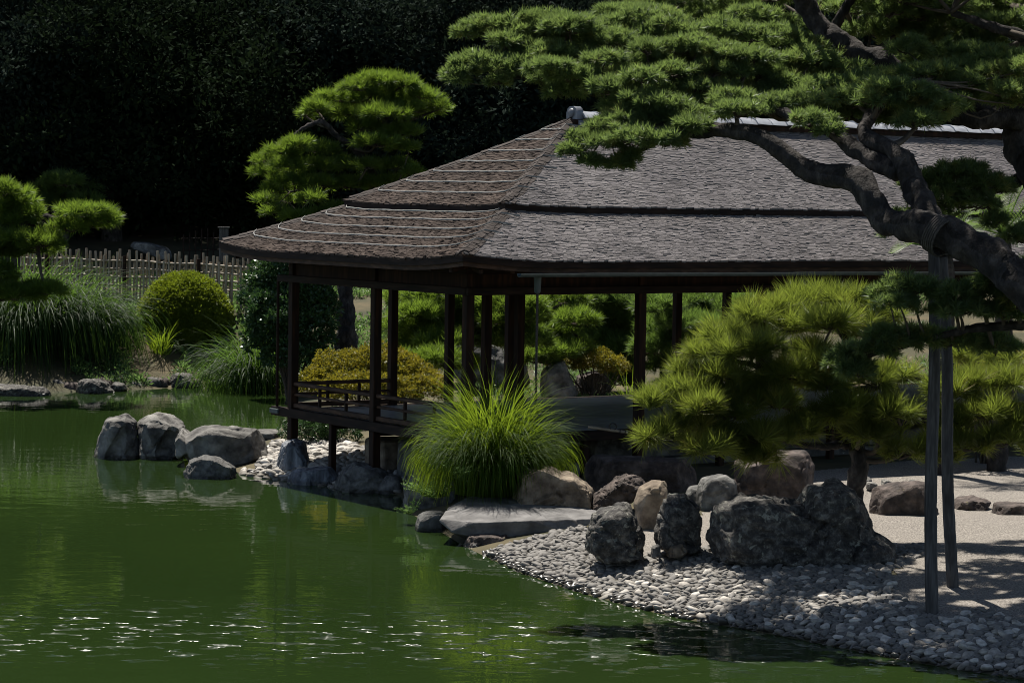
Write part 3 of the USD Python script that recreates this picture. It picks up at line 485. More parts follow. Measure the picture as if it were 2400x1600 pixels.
def courses(face, f0, f1, pitch, base_raise, r):
    e = {'front': LEN + OS, 'back': LEN + OS, 'gable': WD + 2 * OT}[face]
    mb = MB(); slope = np.linalg.norm(roof_pt(face, .5, 1) - roof_pt(face, .5, 0)); n = max(1, int(round(slope * (f1 - f0) / pitch)))
    for k in range(n):
        fa = f0 + (f1 - f0) * k / n; fb = f0 + (f1 - f0) * min((k + 1.7) / n, 1.0)
        La = np.linalg.norm(roof_pt(face, 1, fa) - roof_pt(face, 0, fa)); a = 0.0 - r.uniform(0, .1) / max(La, .3)
        while a < 1.0:
            w = r.uniform(.045, .15) / max(La, .3); a1 = min(a + w, 1.0); aa = max(a, 0.0)
            if a1 - aa > .002:
                g = .002 / La; j = r.normal(0, .008) / slope; top = base_raise + r.uniform(.009, .017)
                # a slight wander of the whole course
                wv = .003 * math.sin(aa * e * 1.3 + k * .7) / slope
                p = [roof_pt(face, aa + g, fa + j + wv), roof_pt(face, a1 - g, fa + j + wv + r.normal(0, .002)), roof_pt(face, a1 - g, fb), roof_pt(face, aa + g, fb)]
                tb = [top + r.normal(0, .004), top + r.normal(0, .004), base_raise + .004, base_raise + .004]
                P = np.array([q + zz * b_ for q, b_ in zip(p, tb)] + [p[0] + zz * (base_raise - .01), p[1] + zz * (base_raise - .01)])
                F = [[0, 1, 2], [0, 2, 3], [4, 5, 1], [4, 1, 0]]
                if face == 'back': F = [x[::-1] for x in F]
                mb.add(P, F)
            a += w
    return mb
r = np.random.default_rng(21)
for tname, f0, f1, raise_ in (('lower_roof', 0.0, STEP + .03, .05), ('upper_roof', STEP, 1.0, .15)):
    # the roof's body, a closed thick sheet following the curve
    mb = MB()
    for face in ('front', 'gable', 'back'):
        na, nf = 40, 8; A_, F_ = np.linspace(0, 1, na), np.linspace(f0, f1, nf)
        top = np.array([[roof_pt(face, a, f) + zz * (raise_ - .006) for f in F_] for a in A_]); bot = top - zz * .09
        q = grid_faces(na, nf); q2 = q if face != 'back' else q[:, ::-1]
        V = np.vstack([top.reshape(-1, 3), bot.reshape(-1, 3)]); mb.add(V, q2); mb.add(V, q2[:, ::-1] + na * nf)
        edge = np.array([[i * nf, (i + 1) * nf, (i + 1) * nf + na * nf, i * nf + na * nf] for i in range(na - 1)]); mb.add(V, edge[:, ::-1] if face != 'back' else edge)
    t_ = obj(tname, mb.mesh(), W['wood_h'], pav)
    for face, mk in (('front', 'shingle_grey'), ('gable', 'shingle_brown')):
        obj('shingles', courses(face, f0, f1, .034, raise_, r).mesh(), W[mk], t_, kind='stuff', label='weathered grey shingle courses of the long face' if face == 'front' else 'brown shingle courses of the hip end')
# hip caps: overlapping bundles of shingles turned round the hips
for (fc, aa) in (('front', 0.0), ('gable', 0.0)):
    mb = MB()
    for f0, f1, raise_ in ((0.0, STEP + .01, .05), (STEP, .985, .15)):
        n = int((f1 - f0) * 88)
        for k in range(n):
            f = f0 + (f1 - f0) * k / n; c = roof_pt(fc, aa, f) + zz * (raise_ + .012); c2 = roof_pt(fc, aa, min(f + .035, 1)) + zz * (raise_ + .0)
            for side in ((1, 'front') if fc == 'front' else (1, 'back')), (-1, 'gable'):
                other = side[1]; ao = (.004 if fc == 'front' else .004) if other != 'gable' else (.985 if fc == 'front' else .015)
                for m in range(2):
                    La = np.linalg.norm(roof_pt(other, 1, f) - roof_pt(other, 0, f)); w = (.08 + .07 * m + r.uniform(-.02, .04)) / max(La, .5)
                    a0 = w if other in ('front', 'back') or fc == 'gable' else 1 - w
                    w0 = max(0, (m * .1) / max(La, .5)); a00 = w0 if other in ('front', 'back') or fc == 'gable' else 1 - w0
                    dz = raise_ + .030 - .012 * m + r.normal(0, .004); df = r.normal(0, .003) + .012 * (1 - m)
                    p = [roof_pt(other, a00, f + df) + zz * (dz + .004 * (1 - m)), roof_pt(other, a0, f + df - .006) + zz * dz, roof_pt(other, a0, f + df + .028) + zz * (dz - .012), roof_pt(other, a00, f + df + .034) + zz * (dz - .006)]
                    P = np.array(p + [q - zz * .014 for q in p]); Q = np.array([[0, 1, 2, 3], [4, 7, 6, 5], [0, 4, 5, 1], [1, 5, 6, 2], [3, 2, 6, 7], [0, 3, 7, 4]])
                    mb.add(P, Q)
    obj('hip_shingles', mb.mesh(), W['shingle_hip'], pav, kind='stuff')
# white metal strips across the hip end
def strip(f, raise_):
    pts = []
    for a in np.linspace(0.0, 1.0, 40):
        hook = .035 * (np.clip((.04 - a) / .04, 0, 1) + np.clip((a - .93) / .07, 0, 1) ** 1.5); pts.append(roof_pt('gable', a, min(f + hook + .0012 * math.sin(a * 31 + f * 50), 1)) + zz * (raise_ + .030))
    for a in np.linspace(.0, .02, 4)[1:]: pts.append(roof_pt('front', a * (1 - f) ** -.5 if f < .9 else a, min(f + .035 - a * .8, 1)) + zz * (raise_ + .038))
    pts = np.array(pts); mb = MB(); nrm = np.cross(u, roof_pt('gable', .5, .6) - roof_pt('gable', .5, .5)); sl = roof_pt('gable', .5, f + .05) - roof_pt('gable', .5, f); sl /= np.linalg.norm(sl)
    w = .0075; V = np.vstack([pts - sl * w, pts + sl * w, pts - sl * w + zz * .012, pts + sl * w + zz * .012]); n = len(pts)
    for i in range(n - 1): mb.f.append(np.array([[2 * n + i, 2 * n + i + 1, 3 * n + i + 1], [2 * n + i, 3 * n + i + 1, 3 * n + i], [i, i + 1, 2 * n + i + 1], [i, 2 * n + i + 1, 2 * n + i], [n + i, 3 * n + i, 3 * n + i + 1], [n + i, 3 * n + i + 1, n + i + 1]]))
    obj('metal_strip', (V, np.vstack(mb.f)), W['wire'], pav)
for f in (.075, .145, .215, .285, .345): strip(f, .05)
for f in (.44, .52, .60, .68, .76, .84, .915): strip(f, .15)
# eave fascia boards and rafters
for a, b, nm in ((P0, P3, 'fascia'), (P0, P1, 'fascia')):
    face = 'front' if b is P3 else 'gable'; mb = MB(); n = 60
    A_ = np.linspace(0, 1, n); P = np.array([roof_pt(face, x, 0.006) for x in A_]) - zz * .045
    inn = v_ if face == 'front' else u
    V = np.vstack([P, P - zz * .07, P + inn * .05, P - zz * .07 + inn * .05])
    for i in range(n - 1): mb.f.append(np.array([[i, n + i, n + i + 1], [i, n + i + 1, i + 1], [2 * n + i, 3 * n + i + 1, 3 * n + i], [2 * n + i, 2 * n + i + 1, 3 * n + i + 1], [n + i, 3 * n + i, 3 * n + i + 1], [n + i, 3 * n + i + 1, n + i + 1]]))
    obj(nm, (V, np.vstack(mb.f)), W['wood_rail'], pav)
for k in range(30):
    s = -OS + .3 + k * .5; vv, ff = frame_box(B(s, -OT + .06, EAVE - .11), u * .06, v_ * 1.0 + zz * .28, zz * .06); obj('rafter', (vv, ff), W['wood'], pav)
for k in range(13):
    t = -OT + .35 + k * .5; vv, ff = frame_box(B(-OS + .06, t, EAVE - .10), v_ * .06, u * .8 + zz * .16, zz * .06); obj('rafter', (vv, ff), W['wood'], pav)
# ridge: bed boards, row of tiles, end ornament
vv, ff = frame_box(B(RS - .05, 2.4 - .17, RIDGE + .08), u * (LEN - RS), v_ * .34, zz * .07); obj('ridge_board', (vv, ff), W['wood'], pav)
k = 0; s = RS + .12
while s < LEN - .2:
    L = .335; mb = MB(); nA = 7; ang = np.linspace(-1.15, 1.15, nA); tilt = r.normal(0, .004)
    ring = lambda ss_, rad, dz: np.array([B(ss_, 2.4 + math.sin(x) * rad, RIDGE + .10 + dz + math.cos(x) * rad * .75) for x in ang])
    o0, o1, i0, i1 = ring(s, .25, .0 + tilt), ring(s + L, .235, -.008), ring(s, .215, .0), ring(s + L, .20, 0)
    V = np.vstack([o0, o1, i0, i1]); F = []
    for i in range(nA - 1): F += [[i, nA + i, nA + i + 1], [i, nA + i + 1, i + 1], [i, i + 1, 2 * nA + i + 1], [i, 2 * nA + i + 1, 2 * nA + i]]
    F += [[0, 2 * nA, 3 * nA], [0, 3 * nA, nA], [nA - 1, 2 * nA - 1, 4 * nA - 1], [nA - 1, 4 * nA - 1, 3 * nA - 1]]
    obj('ridge_tile', (V, np.array(F)), W['tile'], pav, smooth=40); s += L - .035; k += 1
# end ornament: rounded shield on a flared base
prof = shapely.Polygon([(-.28, 0), (-.24, .07), (-.17, .13), (-.17, .23), (-.13, .31), (-.06, .35), (.06, .35), (.13, .31), (.17, .23), (.17, .13), (.24, .07), (.28, 0)])
e = trimesh.creation.extrude_polygon(prof, .12, engine='earcut'); V = np.array(e.vertices); V = np.array([B(RS + .02 + z, 2.4 + x * .82, RIDGE + .06 + y * .82) for x, y, z in V])
orn = obj('ridge_end_tile', (V, np.array(e.faces)[:, ::-1]), W['tile_dark'], pav, smooth=40)
t_ = trimesh.creation.icosphere(2, .07); V = np.array([B(RS + .02 + x * .6, 2.4 + y, RIDGE + .25 + z) for x, y, z in np.array(t_.vertices)]); obj('boss', (V, np.array(t_.faces)), W['tile_dark'], orn, smooth=True)
# gutter with brackets, rain chain pipe, side rod
g0, g1 = B(.1, -OT - .05, EAVE - .10), B(LEN - 3.6, -OT - .05, EAVE - .11)
mb = MB(); n = 2; ang = np.linspace(0.1, np.pi - .1, 9)
V = np.vstack([[p + v_ * math.cos(a) * q - zz * math.sin(a) * q for a in ang] for p, q in ((g0, .055), (g1, .055), (g0, .048), (g1, .048))]); F = []
for i in range(8): F += [[i, 9 + i, 10 + i], [i, 10 + i, i + 1], [18 + i, 28 + i, 27 + i], [18 + i, 19 + i, 28 + i]]
F += [[0, 18, 27], [0, 27, 9], [8, 17, 35], [8, 35, 26]] + [[i, i + 1, 19 + i] for i in range(8)] + [[i, 19 + i, 18 + i] for i in range(8)]
obj('gutter', (V, np.array(F)), W['copper'], pav, smooth=40)
dp = at(1260, 660, B(.65, -OT - .05, 0)[1]); dp = B(*( (lambda q: (q @ u, q @ v_))(dp - C0)), 0)
vv, ff = tube([dp + zz * (EAVE - .14), dp + zz * (EAVE - .22), dp + zz * (EAVE - .35), dp + zz * (EAVE - .37)], [.055, .05, .045, .03], 10); obj('funnel', (vv, ff), W['copper'], pav, smooth=40)
vv, ff = tube(spline([dp + zz * (EAVE - .36), dp + zz * 2.0, dp + zz * .4], 12), .017, 8); obj('downpipe', (vv, ff), W['rope'], pav, smooth=True)
rp = B(-.04, 5.22, 0); vv, ff = tube([rp + zz * (BEAM + .05), rp + zz * DECK], .022, 8); obj('side_rod', (vv, ff), W['wood'], pav, smooth=True)
vv, ff = bevel_box(B(-.10, 5.10, DECK - .1), u * .12, v_ * .26, zz * .075, .01); obj('rod_bracket', (vv, ff), W['copper'], pav)
# plinth kerb below the deck on the long side
vv, ff = frame_box(B(2.0, .4, .2), u * 12, v_ * .2, zz * .28); obj('plinth', (vv, ff), W['rock_grey'], pav)

# bamboo whisk pole lying on the stones in front of the deck
bp = thing('bamboo_pole', 'cut bamboo pole with rope loop lying below the deck edge', 'bamboo pole')
Yb = 34.2
a, b = at(1378, 1000, Yb), at(1472, 1013, Yb)
vv, ff = tube(spline([a, (a + b) / 2, b], 9), .022, 8); obj('cane', (vv, ff), W['bamboo'], bp, smooth=True)
c = a + (b - a) * .62 + np.array([0, -.01, .05]); th = np.linspace(0, 2 * np.pi, 18)
vv, ff = tube(np.array([c + np.array([math.cos(x) * .05, 0, math.sin(x) * .045]) for x in th]), .008, 6); obj('rope_loop', (vv, ff), W['rope'], bp, smooth=True)
for q in (.8, .93):
    c = a + (b - a) * q; vv, ff = tube([c - (b - a) * .012, c + (b - a) * .012], .027, 8); obj('node', (vv, ff), W['rope'], bp, smooth=True)

# ------------------------------------------------------------------ sprigs and crowns
def tuft(n, length, width, spread, seed, stem=.35, droop=0.0, flat=1.0):
    """a spray of needles: n slim blades from a short stem along +z"""
    r = np.random.default_rng(seed); V, F = [], []
    for k in range(n):
        th = r.uniform(0, 2 * np.pi); ph = spread * math.sqrt(r.uniform(0.02, 1)); d = np.array([math.sin(ph) * math.cos(th), math.sin(ph) * math.sin(th), math.cos(ph)])
        base = np.array([0, 0, length * stem * r.uniform(-1, .3)]); L = length * r.uniform(.75, 1.1); side = np.cross(d, r.normal(size=3)); side /= np.linalg.norm(side)
        tip = base + d * L - np.array([0, 0, droop * L * math.sin(ph)]); mid = base + d * L * .5
        i = len(V); V += [base - side * width * .35, base + side * width * .35, mid + side * width * .5, mid - side * width * .5, tip]; F += [[i, i + 1, i + 2], [i, i + 2, i + 3], [i + 3, i + 2, i + 4]]
    return np.array(V), np.array(F)
def sprig(n, length, leaf, seed, width=.45, spread=1.2):
    """a twig end with n small leaves"""
    r = np.random.default_rng(seed); V, F = [], []
    for k in range(n):
        th = r.uniform(0, 2 * np.pi); ph = spread * math.sqrt(r.uniform(.03, 1)); d = np.array([math.sin(ph) * math.cos(th), math.sin(ph) * math.sin(th), math.cos(ph)])
        base = d * length * r.uniform(.15, 1.0); out = d + r.normal(0, .55, 3); out /= np.linalg.norm(out); side = np.cross(out, r.normal(size=3)); side /= np.linalg.norm(side); nn = np.cross(out, side)
        L = leaf * r.uniform(.7, 1.2); i = len(V)
        V += [base, base + out * L * .5 + side * L * width * .5 + nn * L * .08, base + out * L * .5 - side * L * width * .5 + nn * L * .08, base + out * L]; F += [[i, i + 2, i + 1], [i + 1, i + 2, i + 3]]
    return np.array(V), np.array(F)
TUFT_TRIS = [0]
def scatter(name, parent, protos, mat_, pos, dirs, scl, seed, kind='stuff', label=None, **top):
    """copies of the protos at pos, their z axis along dirs"""
    path = free_path(str(parent.GetPath()) if parent is not None else '/World', name)
    pi = UsdGeom.PointInstancer.Define(stage, path); r = np.random.default_rng(seed); n = len(pos); targets = []
    for k, pm in enumerate(protos):
        q = usdkit.mesh(stage, f'{path}/sprig' + (f'_{k:03d}' if k else ''), pm, mat_); targets.append(q.GetPath())
    pi.CreatePrototypesRel().SetTargets(targets)
    idx = r.integers(0, len(protos), n); TUFT_TRIS[0] += sum(len(protos[i][1]) for i in idx)
    z = dirs / (np.linalg.norm(dirs, axis=1, keepdims=True) + 1e-9); ref = r.normal(size=(n, 3)); x = np.cross(ref, z); x /= np.linalg.norm(x, axis=1, keepdims=True); y = np.cross(z, x)
    from scipy.spatial.transform import Rotation
    q = Rotation.from_matrix(np.stack([x, y, z], -1)).as_quat()
    pi.CreatePositionsAttr(Vt.Vec3fArray.FromNumpy(pos.astype(np.float32))); pi.CreateOrientationsAttr(Vt.QuathArray.FromNumpy(q.astype(np.float16)))
    pi.CreateScalesAttr(Vt.Vec3fArray.FromNumpy(np.repeat(scl[:, None], 3, 1).astype(np.float32))); pi.CreateProtoIndicesAttr(Vt.IntArray.FromNumpy(idx.astype(np.int32)))
    return tag(pi.GetPrim(), label, kind=kind, **top)
def pad_points(c, rx, ry, rz, n, r, low=-.35, inner=.55, upb=.5, lump=.35, jit=.35, fill=.3):
    """places and directions of sprigs on one cloud of a crown"""
    d = r.normal(size=(int(n * 2.2), 3)); d /= np.linalg.norm(d, axis=1, keepdims=True); d = d[d[:, 2] > low][:n]
    rad = 1 + lump * 2 * (meshkit.noise(d * 2.2 + c * 1.7, 2) - .5)
    rad *= np.where(r.uniform(size=len(d)) < fill, r.uniform(inner, 1, len(d)), r.uniform(.93, 1.04, len(d)))
    p = c + d * rad[:, None] * np.array([rx, ry, rz])
    nn = d / np.array([rx, ry, rz]); nn /= np.linalg.norm(nn, axis=1, keepdims=True)
    return p, nn * .8 + np.array([0, 0, upb]) + r.normal(0, jit, p.shape)
def limb_mesh(mb, L, seed, sides=18, rough=.58):
    jr = np.random.default_rng(300 + seed); P = np.array([at(x, y, Y) for x, y, Y, r_ in L]); P[1:-1] += jr.normal(0, .055, (max(len(P) - 2, 0), 3)) * [1, 1, 1]; R = np.array([r_ for *_, r_ in L]); n = max(12, int(np.linalg.norm(np.diff(P, axis=0), axis=1).sum() / .045)); n = min(n, 220)
    path = spline(np.hstack([P, R[:, None]]), n); path[:, 3] = np.maximum(path[:, 3] * .71, .012)
    vv, ff = tube(path[:, :3], path[:, 3], sides, rough, seed); mb.add(vv, ff); return path
def pine(name, label, limbs, pads, mat_key, proto, density, seed, depth=.8, trunk_name='trunk', upb=.5, size=1.0, low=-.35, lump=.35, jit=.35, stems=1.0, group=None, cat='pine tree'):
    """limbs: lists of (px, py, distance, radius m), the first the trunk; pads: (px, py, distance, half width px, half height px)"""
    t = thing(name, label, cat, group); r = np.random.default_rng(seed); paths = []
    for k, L in enumerate(limbs):
        mb = MB(); paths.append(limb_mesh(mb, L, seed + k)); obj('trunk' if k == 0 else 'branch', mb.mesh(), W['bark'], t, smooth=True)
    nodes = np.vstack(paths); pos, dirs, scl = [], [], []; tw = MB()
    for (x, y, Y, a, b) in pads:
        c = at(x, y, Y); rx, rz = a * mpp(Y), b * mpp(Y); ry = rx * depth; n = int(density * rx * max(ry, .1) * 3.4 + density * .04)
        p, d = pad_points(c, rx, ry, rz, n, r, upb=upb, low=low, lump=lump, jit=jit); pos.append(p); dirs.append(d); scl.append(r.uniform(.75, 1.2, len(p)) * size)
        # a branch into the cloud, forking below its sprigs
        foot = c - np.array([0, 0, rz * .45]); near = nodes[np.argmin(np.linalg.norm(nodes[:, :3] - foot, axis=1))]
        d0 = np.linalg.norm(near[:3] - foot); rr = min(near[3] * .6, .02 + .018 * d0 + .012)
        mid = (near[:3] + foot) / 2 + r.normal(0, .07 * d0, 3) - np.array([0, 0, .08 * d0])
        vv, ff = tube(spline([near[:3], mid, foot], 9), np.linspace(rr, rr * .45, 9), 6, .2, seed); tw.add(vv, ff)
        for q in p[r.choice(len(p), min(len(p), int(9 * stems)), replace=False)]:
            e = foot + (q - foot) * r.uniform(.8, 1.0); m = (foot + e) / 2 - np.array([0, 0, .12 * np.linalg.norm(e - foot)])
            vv, ff = tube(spline([foot + r.normal(0, .02, 3), m, e], 5), np.linspace(rr * .42, .004, 5), 4, caps=False); tw.add(vv, ff)
    if tw.n: obj('twigs', tw.mesh(), W['twig'], t, kind='stuff', smooth=True)
    scatter('needles', t, proto, W[mat_key], np.vstack(pos), np.vstack(dirs), np.concatenate(scl), seed)
    return t
def in_poly(poly_px, n, r, gap):
    P = shapely.Polygon(poly_px); x0, y0, x1, y1 = P.bounds; out = []
    for _ in range(n * 60):
        q = r.uniform([x0, y0], [x1, y1])
        if P.contains(shapely.Point(q)) and all(((q[0] - o[0]) / gap[0]) ** 2 + ((q[1] - o[1]) / gap[1]) ** 2 > 1 for o in out): out.append(q)
        if len(out) >= n: break
    return out

TU_A = [tuft(40, .092, .0065, 1.3, k, stem=.35) for k in range(3)]
TU_C = [tuft(80, .24, .0055, 1.1, 10 + k, stem=.4) for k in range(3)]
TU_F = [tuft(42, .20, .010, 1.15, 20 + k, stem=.4) for k in range(3)]
TU_G = [tuft(42, .20, .009, 1.15, 30 + k, stem=.4) for k in range(3)]

# big pine A at the right: the leaning limb on its prop, its fork, and the lower canopy
rp_ = np.random.default_rng(5)
limbsA = [[(2560, 900, 22.6, .30), (2470, 730, 22.8, .27), (2380, 655, 22.9, .25), (2290, 600, 23.1, .235), (2190, 545, 23.4, .22), (2080, 480, 23.8, .19), (1990, 420, 24.1, .17), (1900, 372, 24.4, .15), (1800, 325, 24.7, .125), (1700, 298, 25, .10), (1600, 325, 25.2, .06), (1500, 352, 25.3, .035)],
          [(2200, 545, 23.5, .17), (2140, 440, 23.9, .155), (2080, 380, 24.2, .135), (2025, 315, 24.5, .105), (2055, 265, 24.7, .08), (2110, 222, 24.9, .05), (2160, 190, 25, .03)],
          [(2110, 400, 24.05, .14), (2010, 355, 24.3, .12), (1915, 305, 24.8, .10), (1845, 272, 25.1, .075), (1750, 235, 25.5, .055), (1640, 200, 25.8, .04)],
          [(1720, 300, 25, .07), (1640, 310, 25.1, .055), (1540, 300, 25.2, .035), (1420, 320, 25.2, .02)],
          [(1700, 225, 25.6, .055), (1560, 190, 26, .045), (1440, 175, 26.2, .035), (1300, 190, 26.3, .03), (1190, 180, 26.4, .02)],
          [(1600, 205, 26, .05), (1450, 140, 26.4, .06), (1330, 115, 26.6, .045), (1220, 85, 26.7, .03), (1120, 75, 26.8, .02)],
          [(2420, 760, 23.5, .07), (2310, 740, 23.6, .06), (2200, 775, 23.7, .045), (2080, 820, 23.8, .03), (2000, 850, 23.9, .02)]]
padsA = []
main = [(1300, 60), (1480, 20), (1640, 60), (2400, 140), (2400, 245), (2330, 225), (2200, 270), (2110, 250), (1990, 270), (1900, 235), (1800, 255), (1690, 268), (1630, 320), (1500, 245), (1380, 200), (1290, 160)]
for x, y in in_poly(main, 128, rp_, (54, 28)): padsA.append((x, y, 26.9 - (y - 60) / 300 * 2.4 + rp_.normal(0, .3), rp_.uniform(34, 68), rp_.uniform(15, 26)))
padsA += [(1095, 78, 26.8, 32, 18), (1150, 66, 26.8, 52, 22), (1215, 72, 26.7, 50, 28), (1270, 60, 26.7, 60, 30), (1330, 62, 26.6, 60, 26), (1190, 100, 26.5, 40, 20), (1240, 115, 26.5, 38, 18), (1260, 140, 26.4, 40, 22),
          (1085, 165, 26.4, 40, 26), (1130, 150, 26.4, 50, 26), (1075, 185, 26.3, 26, 16), (1180, 158, 26.3, 45, 24), (1165, 190, 26.2, 26, 14), (1235, 168, 26.3, 50, 28), (1290, 185, 26.2, 45, 24), (1330, 215, 26.1, 50, 24), (1400, 210, 26.0, 60, 26),
          (1365, 326, 25.1, 30, 18), (1415, 304, 25.2, 46, 22), (1465, 285, 25.2, 60, 32), (1530, 270, 25.3, 62, 30), (1600, 280, 25.2, 60, 38), (1480, 325, 24.9, 60, 24), (1555, 330, 24.9, 55, 22), (1340, 355, 25, 26, 14), (1410, 335, 25, 40, 18), (1385, 378, 25, 26, 13), (1455, 385, 25, 30, 15), (1475, 365, 25, 24, 14), (1450, 250, 25.5, 40, 16),
          (1900, 285, 24.5, 45, 20), (1940, 305, 24.4, 30, 14), (2090, 215, 24.6, 60, 24), (2140, 225, 24.6, 60, 24), (2060, 235, 24.5, 40, 18), (2150, 285, 24.4, 48, 20), (2180, 250, 24.6, 55, 26), (2090, 280, 25.5, 40, 18)]
low_r = [(2085, 690, 23.6, 50, 24), (2140, 675, 23.5, 55, 26), (2110, 712, 23.4, 46, 18), (2235, 690, 23.4, 60, 26), (2300, 680, 23.5, 45, 24), (2330, 655, 23.3, 40, 26), (2385, 690, 23.3, 50, 30), (2390, 640, 23.2, 36, 24), (2250, 725, 23.4, 70, 22), (2350, 730, 23.5, 60, 22),
         (1985, 845, 23.9, 46, 26), (2040, 820, 23.8, 50, 26), (2100, 800, 23.8, 55, 26), (2010, 870, 23.8, 40, 20), (2080, 790, 23.7, 45, 22), (2160, 790, 23.8, 50, 22), (2240, 800, 23.9, 55, 24), (2330, 810, 24, 60, 30)]
padsA += low_r
def bough_clear(x, y): return shapely.LineString([(1860, -20), (1960, 80), (2050, 140)]).distance(shapely.Point(x, y)) > 52
padsA = [p for p in padsA if bough_clear(p[0], p[1])]
pine('pine_tree', 'huge foreground pine with blue green needles, its thick limb resting on a wooden prop', limbsA, padsA, 'needle_blue', TU_A, 560, 41, upb=.55, lump=.5, jit=.45)

# pine B behind it: trunk at the right edge, crown running out of the top of the picture
limbsB = [[(2520, 1000, 27.2, .30), (2450, 620, 27.2, .25), (2408, 450, 27.2, .20), (2382, 350, 27.3, .19), (2400, 280, 27.3, .2), (2440, 180, 27.4, .18), (2480, 20, 27.5, .16)],
          [(2400, 275, 27.2, .19), (2330, 272, 27.1, .16), (2250, 285, 27.0, .12), (2190, 262, 27.0, .08), (2120, 240, 27, .05)],
          [(2400, 270, 27.3, .17), (2220, 215, 27.2, .17), (2080, 160, 27.0, .18), (1990, 105, 27.0, .175), (1920, 40, 27.0, .16), (1860, -40, 27.1, .15), (1800, -140, 27.2, .1)],
          [(1950, 75, 28.3, .08), (2010, -20, 28.2, .07), (2080, -90, 28.1, .05)],
          [(2450, 100, 27.5, .1), (2330, 60, 27.3, .08), (2230, 30, 27.2, .05)],
          [(2390, 420, 27.2, .09), (2300, 430, 27, .06), (2200, 440, 26.9, .03)],
          [(2000, 120, 28.2, .07), (1850, 130, 28.1, .06), (1700, 140, 28.2, .05), (1580, 120, 28.3, .03)]]
padsB = []
for x, y in in_poly([(1480, -60), (2460, -60), (2460, 150), (2100, 200), (1700, 190), (1500, 60)], 90, rp_, (66, 32)): padsB.append((x, y, 28.6 - y / 200 * .8 + rp_.normal(0, .5), rp_.uniform(42, 80), rp_.uniform(18, 30)))
padsB += [(2170, 430, 27, 55, 26), (2230, 425, 26.9, 60, 28), (2300, 430, 26.9, 55, 26), (2200, 470, 26.8, 60, 26), (2280, 475, 26.8, 55, 24), (2100, 520, 26.5, 36, 24), (2090, 545, 26.5, 24, 14), (2345, 440, 27, 30, 20), (2250, 400, 27.1, 60, 18), (2330, 520, 26.8, 30, 20), (2395, 555, 26.7, 40, 24), (2180, 500, 26.9, 50, 22)]
# the part of the crown above the picture, whose shade falls on the gravel and the cobbles
for k in range(46):
    c = np.array([rp_.uniform(2.6, 11), rp_.uniform(24.0, 29.3), 0]); c[2] = 6.6 + rp_.uniform(0, 2.4) + .1 * (c[1] - 27); x, y = to_px(c)
    if y < -70: padsB.append((x, y, c[1], rp_.uniform(90, 150), rp_.uniform(30, 46)))
padsB = [p for p in padsB if bough_clear(p[0], p[1])]
pine('pine_tree', 'pine with trunk at the right edge, crown leaving the top of the picture', limbsB, padsB, 'needle_blue', TU_A, 400, 42, upb=.5, lump=.5, jit=.45)

# pine C: yellow green shore pine
limbsC = [[(2000, 1215, 28.6, .17), (1998, 1160, 28.6, .145), (1992, 1080, 28.6, .14), (1998, 1010, 28.7, .14), (1985, 940, 28.7, .12), (2000, 860, 28.8, .10), (1985, 800, 28.8, .08), (1960, 750, 28.8, .05)],
          [(1992, 970, 28.7, .09), (1900, 960, 28.4, .07), (1800, 945, 28.2, .055), (1700, 965, 28, .045), (1610, 980, 27.9, .03)],
          [(1995, 880, 28.7, .08), (1900, 885, 28.4, .06), (1820, 850, 28.3, .05), (1740, 850, 28.2, .04), (1690, 840, 28.1, .03)],
          [(1992, 1040, 28.7, .08), (1880, 1030, 28.4, .055), (1760, 1010, 28.1, .045), (1650, 1025, 27.9, .03)],
          [(1998, 1000, 28.7, .09), (2120, 940, 28.5, .06), (2240, 960, 28.4, .05), (2340, 940, 28.3, .04), (2430, 950, 28.2, .03)],
          [(2000, 920, 28.8, .07), (2130, 880, 28.8, .05), (2260, 900, 28.7, .04)]]
padsC = [(1815, 728, 28.9, 78, 30), (1905, 712, 29, 90, 32), (1990, 718, 29.1, 80, 30), (2060, 740, 29, 60, 26), (1760, 752, 28.7, 60, 26), (1850, 760, 28.5, 85, 30), (1950, 760, 28.6, 85, 28), (2040, 775, 28.7, 70, 26),
         (1690, 792, 28.4, 60, 34), (1650, 830, 28.2, 62, 34), (1720, 830, 28, 70, 34), (1790, 815, 28.2, 65, 26), (1630, 868, 28, 48, 22), (1705, 875, 27.8, 55, 22), (1900, 830, 28.1, 60, 28), (1945, 850, 28, 50, 26), (1860, 870, 28, 60, 24),
         (1540, 945, 27.8, 48, 30), (1600, 920, 27.9, 62, 34), (1665, 915, 27.9, 60, 30), (1730, 930, 28, 60, 30), (1790, 915, 28.1, 60, 28), (1640, 955, 27.6, 60, 24), (1720, 965, 27.7, 55, 22), (1830, 935, 28, 65, 28), (1900, 905, 28, 62, 30), (1955, 915, 27.9, 55, 28), (2040, 900, 28.2, 60, 30), (2100, 880, 28.4, 55, 26),
         (1555, 1030, 27.8, 55, 28), (1620, 1010, 27.8, 60, 30), (1690, 1020, 27.8, 60, 28), (1650, 1050, 27.6, 60, 24), (1740, 1060, 27.7, 60, 26), (1800, 1030, 27.9, 66, 30), (1870, 1010, 28, 66, 30), (1930, 980, 28, 60, 30), (1990, 955, 27.9, 62, 32), (2060, 965, 28, 60, 32), (2000, 1010, 28, 60, 28), (2070, 1020, 28, 55, 28), (2120, 1055, 27.9, 55, 26), (2110, 960, 28, 50, 28), (1770, 1080, 27.6, 46, 20),
         (2220, 925, 28.2, 60, 34), (2290, 905, 28.3, 66, 36), (2360, 905, 28.3, 60, 34), (2250, 980, 28, 62, 32), (2330, 975, 28, 62, 32), (2395, 985, 28, 50, 28), (2210, 1030, 27.9, 50, 28), (2270, 1055, 27.8, 56, 26), (2350, 1045, 27.9, 56, 28), (2215, 1080, 27.8, 40, 20), (2400, 1060, 28, 40, 22), (2270, 850, 28.8, 55, 28), (2350, 850, 28.9, 55, 28)]
